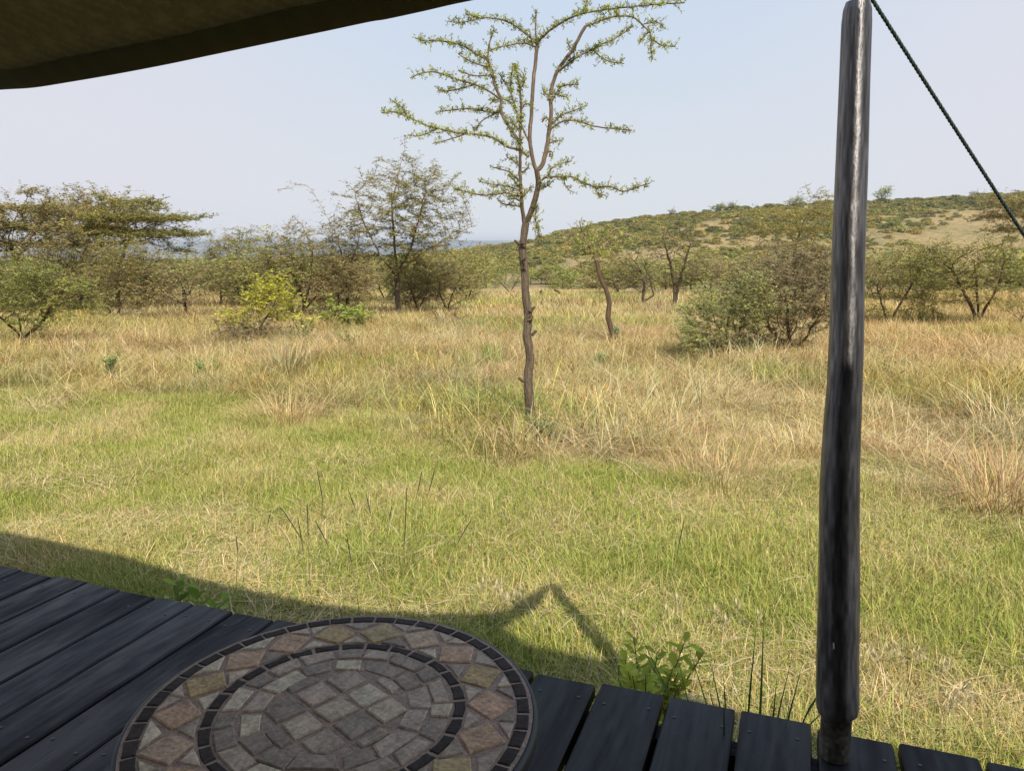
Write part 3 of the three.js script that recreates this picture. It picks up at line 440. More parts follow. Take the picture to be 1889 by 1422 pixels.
// ---------------------------------------------------------------- the young thorn tree in the middle, limb by limb
function tracedTree(name, label, F0, limbs, opt) {
  const r = rng(opt.seed), foot = at(limbs[0][1][0][0], limbs[0][1][0][1], F0), known = [];
  const t = thing(name, label, 'tree', V(foot.x, height(foot.x, F0), -F0)), org = t.position;
  const trunk = new TB(), br = new TB(), leaf = new GB(), thorn = new TB();
  const tuft = (c, d, s, col) => {
    const n = opt.tuft;
    for (let k = 0; k < n; k++) {
      const out = V(r() - 0.5, r() - 0.45, r() - 0.5).normalize().addScaledVector(d, 0.35).normalize(), side = V(r() - 0.5, r() - 0.5, r() - 0.5).cross(out).normalize(), L = s * (0.55 + 0.8 * r()), w = L * 0.34, q = vary(col, r, 0.25);
      const a = c.clone().addScaledVector(V(r() - 0.5, r() - 0.5, r() - 0.5), s * 0.5), m = a.clone().addScaledVector(out, L * 0.55), e = a.clone().addScaledVector(out, L);
      leaf.tri(a, m.clone().addScaledVector(side, w / 2), e, q); leaf.tri(a, e, m.clone().addScaledVector(side, -w / 2), q);
    }
  };
  limbs.forEach(([w0, line, w1 = 2.2, bright = 0, sway = 0.25, fixed], li) => {
    let F = F0, tw = fixed ?? (r() - 0.5) * 2 * sway;
    if (li) { let b = 1e9; for (const k of known) { const d = Math.hypot(k[0] - line[0][0], k[1] - line[0][1]); if (d < b) { b = d; F = k[2]; } } }
    // resample the line every few pixels along a smooth curve
    const curve = new THREE.CatmullRomCurve3(line.map((q) => V(q[0], q[1], 0)), false, 'centripetal'), len = curve.getLength(), n = Math.max(4, Math.round(len / 7)), pts = [], rad = [];
    for (let k = 0; k <= n; k++) {
      const u = k / n, q = curve.getPointAt(u), Fk = F + tw * F0 / 6.7 * len / 200 * (u - 0.25 * u * u) * (li ? 1 : 0), j = li ? 0.9 : 0.7;
      const p = at(q.x + (r() - 0.5) * j, q.y + (r() - 0.5) * j, Fk); known.push([q.x, q.y, Fk]);
      pts.push(p.sub(org)); rad.push((w0 + (w1 - w0) * Math.pow(u, li ? 0.8 : 0.9)) / 2 * metresPerPx(at(q.x, q.y, Fk)) * (li ? 1 : 1 + 0.12 * (noise(k * 0.5, 3) - 0.4)));
    }
    if (!li) { pts.unshift(pts[0].clone().add(V(0.01, -0.15, 0))); rad.unshift(rad[0] * 1.2); }
    (li < opt.trunks ? trunk : br).tube(pts, rad, li < opt.trunks ? 12 : 6, true, li < opt.trunks ? 0.12 : 0.08, r);
    const mpp = metresPerPx(at(line[0][0], line[0][1], F));
    for (let k = 1; k < pts.length; k++) {
      if (rad[k] > opt.leafR) continue;
      const d = pts[k].clone().sub(pts[k - 1]), L = d.length(); d.normalize();
      const gap = noise(k * 0.35 + li * 7.7, li * 3.1), u = k / pts.length; if (gap < 0.2 && u < 0.8) continue;
      const m = Math.round(L / opt.space * (0.6 + gap));
      for (let q = 0; q < m; q++) {
        const c = pts[k - 1].clone().addScaledVector(d, L * (q + r()) / m), off = V(r() - 0.5, r() - 0.4, r() - 0.5).normalize();
        const reach = opt.reach * (0.3 + r()) * (r() < 0.15 ? 2.2 : 1), e = c.clone().addScaledVector(off, reach);
        if (reach > opt.reach) br.tube([c, e], [0.0022, 0.0012], 3, false);
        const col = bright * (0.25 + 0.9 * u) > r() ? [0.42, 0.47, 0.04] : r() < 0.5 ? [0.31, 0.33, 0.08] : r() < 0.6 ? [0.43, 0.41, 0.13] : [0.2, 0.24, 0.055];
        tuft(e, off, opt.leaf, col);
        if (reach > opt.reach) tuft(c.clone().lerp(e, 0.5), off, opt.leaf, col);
      }
      if (r() < opt.thorns) { const a = V(r() - 0.5, r() - 0.5, r() - 0.5).cross(d).normalize(); thorn.tube([pts[k], pts[k].clone().addScaledVector(a, 0.03 + 0.03 * r())], [0.0016, 0.0003], 3, false); }
    }
  });
  part('trunk', trunk.geo(), opt.bark ?? barkMat, t); part('branches', br.geo(), opt.twig ?? twigMat, t); part('crown', leaf.geo(), leafMat, t);
  if (!thorn.empty) part('thorns', thorn.geo(), new THREE.MeshStandardMaterial({ name: 'thorn', color: new THREE.Color(0.5, 0.44, 0.36), roughness: 0.8 }), t).userData.kind = 'stuff';
  return t;
}
const HERO_F = -groundPx(980, 787).z;
const hero = tracedTree('young_acacia', 'tall slender thorn tree with a bare trunk, standing alone in the middle', HERO_F, [
  [17.6, [[981, 788], [977, 740], [974, 700], [978, 655], [972, 618], [975, 585], [970, 545], [968, 500], [964, 460], [967, 430], [971, 410]], 13, 0, 0],
  [11.1, [[973, 408], [985, 375], [993, 337], [990, 314]], 9.5, 0, 0.3],
  [7.84, [[967, 412], [963, 381], [961, 349], [959.5, 318], [959.5, 286], [959.5, 248], [961, 203], [959, 165], [950, 117]], 3, 0.4, 0.5, -0.3],
  [7.19, [[990, 314], [985, 302], [978.6, 270], [977, 248], [980, 216], [982, 178], [985, 140], [988.8, 105], [990.7, 79]], 6.5, 0, 0.2],
  [8.5, [[990, 314], [998, 308], [1005.6, 286], [1010, 264], [1013.5, 235], [1017, 203], [1015, 178], [1020, 152.5], [1029, 130], [1042, 111], [1058, 89], [1071, 63.5], [1080, 48]], 6, 0, 0.5],
  [3.59, [[990.7, 79], [975, 67], [956, 51], [931, 38], [902, 33], [883, 33], [867, 27], [858, 26]], 2, 0.5],
  [2.55, [[883, 34], [860, 40], [838, 41], [826, 39]], 1.4, 0.1],
  [3.4, [[990, 82], [988, 51], [990, 22]], 2, 0],
  [4.58, [[990.7, 79], [1001, 68], [1017, 54], [1039, 40], [1067.5, 27], [1093, 21], [1131, 16], [1175.5, 11], [1220, 7], [1263, 5]], 2.2, 0.8, 0.6],
  [3.4, [[1067, 27], [1080, 12], [1084, 0], [1088, -14]], 2, 0.6],
  [2.98, [[988, 87], [966, 79], [943.6, 83], [921, 87], [905, 93]], 2, 0.5],
  [5.23, [[959.5, 264], [947, 245], [934, 225.5], [924.6, 206], [924.6, 184], [915, 162], [907, 133], [902, 117.5], [899, 110]], 5.5, 0, 0.6],
  [3.8, [[899, 110], [877, 98.5], [858, 86], [832.5, 78], [807, 75], [785, 75], [766, 70]], 2, 0.5, 0.5],
  [3.4, [[899, 110], [901, 92], [904, 76], [912, 51]], 2.2, 0.2],
  [3.8, [[924.6, 184], [902, 168], [877, 156], [851.5, 149], [826, 140], [801, 133], [775, 135], [757, 144]], 2, 0.3, 0.6],
  [2.89, [[877, 156], [851, 162], [829, 167], [807, 168]], 1.8, 0.2],
  [2.89, [[907, 125], [883, 119], [864, 111], [845, 98.5]], 2, 0.3],
  [2.89, [[909, 137], [883, 140], [862, 136], [845, 129]], 2, 0.4],
  [3.06, [[924.6, 206], [902, 206], [870.6, 200], [839, 202], [807, 206]], 2, 0.4, 0.5],
  [2.55, [[874, 243], [886.5, 225.5], [905.5, 213], [922, 205]], 2, 0],
  [3.92, [[975, 260], [958, 222], [950, 195], [944, 178], [942, 152], [946, 121]], 2.5, 0.7, 0.5],
  [2.55, [[944, 170], [930, 150], [922, 138]], 2, 0.5], [3, [[950, 195], [936, 185], [920, 182], [905, 190]], 2, 0.2],
  [2.55, [[959, 165], [968, 150], [965, 135]], 2, 0.6], [3, [[961, 203], [972, 190], [980, 195]], 2, 0.2], [3, [[960, 240], [948, 230], [940, 215]], 2, 0.1],
  [4.9, [[975, 289], [959.5, 278], [934, 270], [909, 254], [883, 248], [858, 246], [832.5, 243], [807, 236.6], [782, 229], [753, 216], [728, 206.5], [703, 208]], 2.2, 0.8, 0.7],
  [2.55, [[753, 216], [740, 197], [724, 187]], 1.8, 0.3],
  [2.89, [[807, 237], [788, 246], [770, 251], [752, 249]], 1.8, 0.6],
  [2.55, [[858, 247], [829, 257], [797.5, 265]], 1.8, 0.4],
  [3.8, [[1080, 48], [1098, 42], [1115, 35], [1141, 29], [1169, 32], [1188, 48], [1201, 63.5], [1201, 89], [1204, 110]], 2.5, 0.9, 0.5],
  [2.55, [[1188, 44], [1214, 41], [1227, 53]], 1.6, 0.1], [3, [[1201, 70], [1220, 83], [1246, 86]], 1.8, 0.9], [3, [[1196, 60], [1184, 72], [1178, 82]], 1.6, 0.7],
  [3.8, [[1029, 132], [1048.5, 117.5], [1071, 102], [1093, 90.5], [1115, 79], [1141, 67], [1169, 46]], 2, 0.3, 0.7],
  [2.55, [[1093, 92], [1118, 111], [1135, 115], [1152, 117]], 1.8, 0.2], [3, [[1048, 112], [1060, 102], [1046, 78]], 1.6, 0.1],
  [2.89, [[1017, 190], [1036, 159], [1067.5, 156]], 1.8, 0.3], [3, [[1016, 178], [1005, 172], [1000, 160]], 1.8, 0.2], [3, [[1018, 170], [1034, 176], [1048, 180]], 1.8, 0.1],
  [3.06, [[1015, 228], [1036, 213], [1061, 203], [1083, 195]], 1.8, 0.2],
  [3.74, [[1013.5, 240], [1036, 224], [1061, 222], [1093, 232], [1131, 237], [1166, 240]], 2, 0.1, 0.6],
  [2.55, [[1010, 266], [1025, 260], [1039, 258]], 1.8, 0.3], [3, [[1006, 285], [1018, 278], [1020, 288]], 1.8, 0.3], [3, [[1000, 225], [1008, 215], [1012, 222]], 2, 0.2],
  [3.92, [[993, 338], [1007, 327], [1029, 326], [1055, 326], [1077, 337], [1102.5, 345], [1125, 343], [1150, 353], [1175.5, 345], [1198, 338]], 2, 0.2, 0.7],
  [2.55, [[1040, 327], [1042, 340], [1052, 353]], 1.8, 0.1], [3.4, [[1010, 325], [1018, 310], [1033, 302], [1055, 297]], 1.8, 0.1], [3, [[994, 350], [1006, 345], [1016, 338]], 1.8, 0.1], [2.6, [[1102, 345], [1100, 355], [1118, 360]], 1.6, 0.1],
  [3.74, [[958, 362], [934, 356], [909, 359], [883, 359], [858, 353], [839, 348]], 2, 0.3, 0.6],
  [2.89, [[960, 352], [934, 343], [909, 340], [883, 334]], 1.8, 0.2], [3.4, [[961, 335], [940.5, 318], [909, 308]], 2, 0.2], [3.4, [[963, 381], [945, 379], [925, 375], [917, 365]], 1.8, 0.7], [3, [[960, 310], [945, 295], [935, 290]], 1.8, 0.1], [3, [[960, 318], [972, 312], [976, 300]], 1.8, 0.1], [3, [[961, 349], [948, 333], [940, 325]], 1.8, 0.1], [3, [[962, 365], [975, 352], [980, 342]], 1.8, 0.1], [3, [[961, 372], [948, 366], [935, 368]], 1.8, 0.3],
  [2.21, [[990, 378], [988, 407], [994, 428], [999, 447]], 1.6, 0, 0.1],
], { seed: 77, trunks: 2, leafR: 0.0125, tuft: 6, space: 0.0068, leaf: 0.02, reach: 0.03, thorns: 0.4, twig: new THREE.MeshStandardMaterial({ name: 'limb_bark', map: barkTex, bumpMap: barkBump, bumpScale: 0.004, roughness: 0.95, color: new THREE.Color(0.92, 0.87, 0.77) }) });
{ // torn, rusty bark scars and the stubs of cut branches
  const scarMat = new THREE.MeshStandardMaterial({ name: 'rusty_bark', color: new THREE.Color(0.2, 0.06, 0.03), roughness: 0.95, map: barkTex }), r = rng(5);
  const scar = (x, y, w, h, side) => { const p = at(x, y, HERO_F).sub(hero.position) , m = metresPerPx(at(x, y, HERO_F)); for (let k = 0; k < 6; k++) { const tb = new TB(), a = p.clone().add(V((r() - 0.5) * w * m, (r() - 0.5) * h * m, 0.03 + 0.015 * r())), d = V(side * (0.4 + r()) * 4 * m, (r() - 0.3) * h * 0.5 * m, 0.012 * r()); tb.tube([a.clone().addScaledVector(d, -1), a, a.clone().add(d)], [w * m * 0.18, w * m * 0.22, w * m * 0.06], 6, true, 0.5, r); part('bark_scar', tb.geo(), scarMat, hero); } };
  scar(963, 462, 5, 26, -1); scar(966, 487, 4, 20, 1); scar(978, 582, 4, 24, 1);
  for (const [x, y, dx, dy] of [[956, 452, -7, -9], [984, 618, 6, -8], [962, 703, -6, -6], [981, 575, 5, -9]]) { const a = at(x + 3 * -Math.sign(dx), y, HERO_F).sub(hero.position), b = at(x + dx, y + dy, HERO_F - 0.02).sub(hero.position), tb = new TB(); tb.tube([a, a.clone().lerp(b, 0.6), b], [0.016, 0.012, 0.007], 7, true, 0.3, r); part('branch_stub', tb.geo(), barkMat, hero); }
}
const K_F = -groundPx(1131, 640).z;
tracedTree('crooked_tree', 'small crooked thorn tree with a thin bent trunk, right of the central tree', K_F, [
  [11.5, [[1132, 642], [1130, 615], [1122, 585], [1124, 560], [1119, 535], [1108, 515], [1104, 495], [1100, 480]], 7, 0, 0],
  [6, [[1100, 480], [1094, 465], [1084, 450], [1076, 432], [1069, 408]], 2, 0.1, 0.5],
  [6, [[1100, 480], [1106, 462], [1116, 450], [1132, 442], [1150, 432], [1170, 436], [1183, 440]], 2, 0.2, 0.6],
  [4, [[1094, 465], [1078, 462], [1064, 452], [1056, 444]], 2, 0.1], [4, [[1086, 453], [1096, 440], [1100, 428], [1098, 418]], 2, 0.4], [3.5, [[1080, 440], [1070, 434], [1060, 430]], 2, 0.1], [3.5, [[1078, 436], [1086, 424], [1084, 412]], 2, 0.2],
  [3.5, [[1108, 458], [1104, 444], [1110, 432], [1112, 420]], 2, 0.4], [3.5, [[1120, 448], [1122, 436], [1130, 425], [1140, 420]], 2, 0.3], [3.5, [[1114, 452], [1128, 456], [1142, 458]], 2, 0.2], [3, [[1094, 462], [1082, 470], [1072, 470]], 2, 0.2], [3, [[1140, 438], [1150, 446], [1160, 450]], 2, 0.1], [3, [[1090, 455], [1076, 448], [1066, 440]], 2, 0.2], [3, [[1102, 470], [1112, 468], [1122, 470]], 2, 0.2],
], { seed: 78, trunks: 1, leafR: 0.03, tuft: 5, space: 0.02, leaf: 0.055, reach: 0.09, thorns: 0, bark: new THREE.MeshStandardMaterial({ name: 'brown_bark', map: barkTex, bumpMap: barkBump, bumpScale: 0.012, roughness: 0.9, color: new THREE.Color(0.72, 0.6, 0.48) }) });

// ---------------------------------------------------------------- scrub of the valley, the hill and the plain
{
  const protos = [], r = rng(404);
  for (let k = 0; k < 4; k++) {
    const g = growTree({ seed: 60 + k, step: 0.3, stems: [[[0, -0.2, 0], [0.05, 0.5, 0], [-0.05, 0.8, 0.05]]], blobs: [{ c: [0, 1.25, 0], r: [1.6, 0.75, 1.6], n: 700, dome: 0.5, shell: 0.2 }], tier: k % 2 ? 0.4 : 0, floor: 0.35, trunkR: 0.09, tipR: 0.012, crook: 0.8, kill: 1.2, max: 260, leaf: 0.3, leafW: 0.5, twigs: 2, twigLen: 0.5, leaves: 3, shoots: 0.3, cols: [OLIVE, OLIVE_G, GREYG, OLIVE_G][k], leafFloor: 0.3, leafR: 0.05, sides: 5 });
    protos.push({ trunk: g.trunk.geo(), twigs: g.twigs.geo(), leaf: g.leaf.geo() });
  }
  const first = [], labels = ['rounded olive thorn bush of the scrub in the valley beyond the meadow', 'flat layered thorn bush of the scrub in the valley beyond the meadow', 'grey-green thorn bush of the scrub in the valley beyond the meadow', 'brighter green thorn bush of the scrub in the valley beyond the meadow'], groups = ['rounded valley bushes', 'layered valley bushes', 'grey valley bushes', 'green valley bushes'];
  let n = 0, tries = 0;
  while (n < 165 && tries++ < 5000) {
    const F = 48 + 190 * Math.pow(r(), 0.9), u = (r() - 0.5) * 1.5, x = u * F, k = Math.floor(r() * 4);
    if (r() > 0.25 + 1.2 * fbm(x * 0.04, F * 0.03, 2) - (u > 0.35 ? 0.25 : 0) - (u < -0.15 ? 0.25 : 0)) continue;
    const s = (0.95 + 0.9 * r()), pos = V(x, height(x, F) - 0.05, -F);
    if (!first[k]) { const t = first[k] = thing('valley_bush', labels[k], 'bush', pos, groups[k]); part('trunk', protos[k].trunk, darkBark, t); part('branches', protos[k].twigs, twigMat, t); part('crown', protos[k].leaf, leafMat, t); t.scale.set(s, s, s); t.rotation.y = r() * 6.28; }
    else dup(first[k], pos, r() * 6.28, V(s * (0.85 + 0.4 * r()), s * (0.8 + 0.4 * r()), s));
    n++;
  }
  // single trees that stand out on the hill
  const hillTree = (px, py, F, s, sy, k, label) => { const [u] = slope(px, py); const t = thing('hill_tree', label, 'tree', V(u * F, height(u * F, F) - 0.3, -F)); part('trunk', protos[k].trunk, darkBark, t); part('branches', protos[k].twigs, darkBark, t); part('crown', protos[k].leaf, leafMat, t); t.scale.set(s, sy, s); };
  hillTree(1627, 372, 505, 3.2, 4.6, 1, 'dark round tree on the hill skyline just right of the pole');
  hillTree(1465, 374, 510, 3.6, 2.6, 1, 'broad tree on the hill skyline left of the pole');
  hillTree(1325, 390, 505, 3, 2.6, 3, 'dark bush-like tree high on the hill, left of the skyline bump');
  hillTree(1350, 382, 515, 2, 2.6, 0, 'small thin tree on the hill skyline above the big bush');
  hillTree(1240, 397, 510, 1.6, 2.2, 2, 'tiny tree on the falling skyline left of the big bush');
  hillTree(1798, 360, 512, 2, 2, 2, 'tiny tree on the hill skyline near the rope');
  hillTree(1640, 430, 300, 1.6, 1.6, 3, 'dark round bush alone on the tan slope right of the pole');
  hillTree(1714, 432, 300, 2.4, 1.5, 0, 'dark wide bush on the tan slope below the skyline tree');
  hillTree(1670, 455, 240, 2.6, 1.7, 1, 'broad olive bush on the tan slope right of the pole');
  hillTree(1700, 475, 215, 2.6, 1.2, 2, 'low grey bush at the foot of the tan slope');
  const blob = (seed) => { const b = new GB(), q = rng(seed); for (let k = 0; k < 300; k++) { const a = q() * 6.28, y = Math.pow(q(), 0.7), w = Math.sqrt(q()) * (1.25 - 0.75 * y * y) * 0.8, c = V(Math.cos(a) * w, y * 0.75 + 0.05, Math.sin(a) * w), s = 0.2; const v = () => V(q() - 0.5, (q() - 0.5) * 0.7, q() - 0.5).multiplyScalar(s * 2); b.tri(c.clone().add(v()), c.clone().add(v()), c.clone().add(v()), vary([1, 1, 1], q, 0.3)); } return b.geo(); };
  const bl = [blob(1), blob(2), blob(3)];
  scatter('hill_scrub', 'olive green scrub covering the hillside on the right', 'scrub', bl, 7500, (q) => {
    const F = sampleF(q, 225, 620), u = -0.45 + 1.3 * q(), x = u * F, d = scrubby(x, F);
    const want = sstep(300, 400, F + (d - 0.5) * 160 - 75 * sstep(0.32, 0.46, u)) * (0.3 + 0.8 * sstep(0.40, 0.56, d)) + 0.05 * (d > 0.5 ? 1 : 0); if (q() > want) return null;
    const w = q(), s = 0.9 + 1.5 * q() + 2.4 * w * w * w * w; return { pos: V(x, height(x, F) - 0.15, -F), turn: q() * 6.28, s: V(s * 1.25, s * 0.9, s * 1.25), col: (vary(OLIVE_G[Math.floor(q() * 4)].map((v, i) => v * [0.96, 0.78, 1.05][i]), q, 0.24)) };
  });
  scatter('plain_trees', 'blue-hazed dark trees dotted over the far plain', 'far trees', [bl[0]], 9000, (q) => {
    const F = 700 * Math.pow(7600 / 700, q()), u = -0.85 + 1.1 * q(), x = u * F; if (fbm(x * 0.0016, F * 0.0011, 4) > 0.6) return null;
    const s = 4 + 5 * q(); return { pos: V(x, height(x, F) - 0.5, -F), turn: q() * 6.28, s: V(s * 1.6, s * 0.8, s * 1.6), col: vary([0.06, 0.085, 0.035], q, 0.3) };
  });
}

// ---------------------------------------------------------------- single plants in the meadow and by the deck
function leafyPlant(name, label, pos, h, stems, leafL, col, seed, spread = 0.35, category = 'plant') {
  const t = thing(name, label, category, pos), r = rng(seed), tb = new TB(), g = new GB();
  for (let k = 0; k < stems; k++) {
    const a = r() * 6.28, H = h * (0.6 + 0.5 * r()), tipv = V(Math.cos(a) * H * spread * (0.4 + r()), H, Math.sin(a) * H * spread * (0.4 + r())), pts = [0, 0.35, 0.7, 1].map((q) => tipv.clone().multiply(V(Math.pow(q, 1.4), q, Math.pow(q, 1.4))));
    tb.tube(pts, [0.006, 0.005, 0.004, 0.002].map((v) => v * h * 2.2), 5, false);
    const n = Math.max(7, Math.round(H / leafL * 4.2));
    for (let j = 0; j < n; j++) {
      const q = 0.2 + 0.8 * (j + r()) / n, c = tipv.clone().multiply(V(Math.pow(q, 1.4), q, Math.pow(q, 1.4))), b = j * 2.4 + r(), out = V(Math.cos(b), 0.35 + 0.5 * r(), Math.sin(b)).normalize(), side = V(-Math.sin(b), 0.1 * (r() - 0.5), Math.cos(b)), L = leafL * (0.7 + 0.5 * r()), w = L * 0.5, cl = vary(col, r, 0.25), dn = V(0, -L * 0.1, 0);
      const m = (u, s, y) => c.clone().addScaledVector(out, L * u).addScaledVector(side, w * s).addScaledVector(dn, y);
      const A = c.clone(), B = m(0.35, 0.45, -0.4), C = m(0.7, 0.42, -0.2), E = m(1, 0, 1.2), D = m(0.7, -0.42, -0.2), G = m(0.35, -0.45, -0.4), M1 = m(0.35, 0, 0.3), M2 = m(0.7, 0, 0.5);
      g.tri(A, B, M1, cl); g.tri(A, M1, G, cl); g.tri(B, C, M2, cl); g.tri(B, M2, M1, cl); g.tri(G, M1, M2, cl); g.tri(G, M2, D, cl); g.tri(C, E, M2, cl); g.tri(D, M2, E, cl);
    }
  }
  part('stem', tb.geo(), twigMat, t); part('leaves', g.geo(), leafMat, t); return t;
}
const H = (px, py, k) => { const p = groundPx(px, py); return [p, k * metresPerPx(p)]; };
{ const [p, h] = H(205, 708, 58); leafyPlant('seedling', 'dark green leafy seedling in the dry grass at left, several upright shoots', p, h, 6, 0.06, [0.13, 0.24, 0.05], 1, 0.45); }
{ const [p, h] = H(385, 705, 38); leafyPlant('seedling', 'low green leafy plant in the dry grass below the yellow bush', p, h, 7, 0.06, [0.16, 0.26, 0.07], 2, 0.8); }
{ const [p, h] = H(648, 650, 40); leafyPlant('seedling', 'fresh green leafy plant in the grass below the open trees', p, h, 6, 0.07, [0.22, 0.34, 0.06], 3, 0.6); }
{ const [p, h] = H(560, 640, 50); leafyPlant('seedling', 'green plant beside the grass right of the yellow bush', p, h, 6, 0.07, [0.16, 0.25, 0.06], 4, 0.5); }
{ const [p, h] = H(1132, 640, 36); leafyPlant('leafy_bush', 'small blue-green bush around the foot of the crooked tree', p, h, 10, 0.07, [0.14, 0.22, 0.1], 5, 0.6, 'bush'); }
{ const [p, h] = H(1008, 822, 58); leafyPlant('leafy_bush', 'small green bush at the foot of the central tree', p, h, 16, 0.035, [0.22, 0.28, 0.07], 6, 0.7, 'bush'); }
{ const [p, h] = H(1110, 685, 34); leafyPlant('seedling', 'small blue-green plant in the grass between the two middle trees', p, h, 8, 0.06, [0.16, 0.26, 0.09], 7, 0.6); }
{ const [p, h] = H(1615, 668, 26); leafyPlant('seedling', 'low green plant in the grass just right of the pole', p, h, 8, 0.06, [0.18, 0.26, 0.09], 8, 0.9); }
{ const [p, h] = H(1380, 668, 34); leafyPlant('seedling', 'green plant at the front of the big bush', p, h, 10, 0.06, [0.2, 0.3, 0.08], 9, 0.9); }
leafyPlant('broad_leaved_plant', 'yellow-green broad-leaved plant growing against the deck edge, left of the pole', at(1195, 1300, 1.95).setY(-0.42), 0.31, 22, 0.045, [0.42, 0.48, 0.06], 10, 0.42);
leafyPlant('broad_leaved_plant', 'dark green broad-leaved plant at the shaded deck edge behind the planks at left', at(325, 1110, 2.5).setY(-0.42), 0.24, 12, 0.07, [0.24, 0.34, 0.05], 11, 0.6);
function tussock(label, pos, n, h, w, lean, cols, seed, rad = 0.12) {
  const t = thing('grass_tussock', label, 'grass tuft', pos), b = new GB(), r = rng(seed);
  for (let k = 0; k < n; k++) { const a = r() * 6.28, q = rad * Math.sqrt(r()); blade(b, Math.cos(a) * q, Math.sin(a) * q, h * (0.5 + 0.5 * r()), w * (0.7 + 0.6 * r()), lean * (0.2 + 0.8 * r()), a + (r() - 0.5), vary(cols[Math.floor(r() * cols.length)], r, 0.25), 0.5 + 0.4 * r()); }
  part('blades', b.geo(), grassMat, t); return t;
}
tussock('large green grass tussock in the meadow left of the central trunk', groundPx(868, 690), 160, 0.5, 0.008, 0.7, [GREEN, YGREEN, BLUEG], 1, 0.25);
tussock('bright upright green grass tussock close left of the central trunk', groundPx(912, 685), 110, 0.6, 0.008, 0.5, [GREEN, [0.19, 0.27, 0.06]], 2, 0.15);
tussock('greenish grass tussock at the right end of the meadow behind the pole', groundPx(1640, 700), 120, 0.4, 0.007, 0.8, [YGREEN, BLUEG], 3, 0.2);
tussock('sprawling brown dry grass heap at the right edge of the meadow', groundPx(1850, 935), 330, 0.5, 0.005, 1.5, [TAN, [0.42, 0.3, 0.18], STRAW], 4, 0.3);
tussock('brown dry grass heap in front of the long grass, right of the central tree', groundPx(1330, 895), 260, 0.36, 0.004, 1.5, [TAN, STRAW, [0.38, 0.28, 0.13]], 5, 0.4);
tussock('brown dry grass heap left of the central tree, at the edge of the mown patch', groundPx(525, 785), 240, 0.4, 0.005, 1.4, [TAN, STRAW], 6, 0.35);
tussock('tall dry grass tussock with grey stalks below the yellow bush', groundPx(530, 695), 220, 0.6, 0.007, 1.0, [STRAW, BLUEG, [0.25, 0.2, 0.12]], 7, 0.25);
tussock('grassy clump wrapping the foot of the central tree', groundPx(955, 835), 220, 0.35, 0.004, 1.1, [GREEN, YGREEN, STRAW], 8, 0.3);
tussock('dark broad grass blades sprouting from the deck edge left of the pole', at(1372, 1345, 1.63).setY(-0.4), 40, 0.58, 0.008, 0.5, [[0.05, 0.1, 0.03], [0.08, 0.14, 0.03]], 9, 0.16);
{ // thin dark seed stalks in front of the deck
  const t = thing('seed_stalks', 'tuft of thin dark seed stalks rising from the grass beyond the deck edge', 'grass stalks', V(0, 0, 0)), m = new THREE.MeshStandardMaterial({ name: 'dark_stalk', color: new THREE.Color(0.045, 0.055, 0.025), roughness: 0.9 }), pale = new THREE.MeshStandardMaterial({ name: 'pale_stalk', color: new THREE.Color(0.2, 0.22, 0.09), roughness: 0.9 });
  const F = 2.9, o = at(640, 1100, F); o.y = -0.42; t.position.copy(o);
  for (const [x0, y0, x1, y1, x2, y2, f] of [[568, 1100, 558, 1010, 549, 955, 0.1], [572, 1080, 568, 990, 567, 930, 0], [628, 1070, 604, 1005, 581, 960, -0.05], [660, 1110, 648, 1040, 639, 985, -0.1], [588, 1000, 595, 930, 585, 870, 0.4], [605, 1060, 560, 1000, 520, 938, 0], [664, 980, 655, 940, 643, 905, 0.3], [695, 990, 684, 950, 675, 910, 0.3], [735, 1100, 745, 1010, 750, 900, 0.2], [712, 1000, 718, 960, 722, 935, 0.2], [760, 960, 770, 910, 778, 870, 0.3], [772, 960, 790, 910, 803, 860, 0.3], [436, 1060, 438, 1020, 435, 990, 0], [490, 990, 494, 965, 498, 948, 0.1], [832, 1030, 845, 1000, 868, 960, 0.2], [1240, 1085, 1250, 1020, 1262, 960, 0.2]]) {
    const pts = new THREE.CatmullRomCurve3([at(x0 + (x0 - x1) * 0.3, y0 + 30, F + f).setY(-0.45), at(x0, y0, F + f), at(x1, y1, F + f), at(x2, y2, F + f)]).getPoints(14).map((p) => p.sub(o)), tb = new TB(), hd = new TB();
    tb.tube(pts, pts.map(() => 0.0011), 4, false); hd.tube(pts.slice(9), pts.slice(9).map((_, k, A) => 0.0024 * Math.sin(Math.PI * (0.12 + 0.8 * k / A.length))), 5, false);
    const s = part('stalk', tb.geo(), pale, t); part('seed_head', hd.geo(), m, s);
  }
}
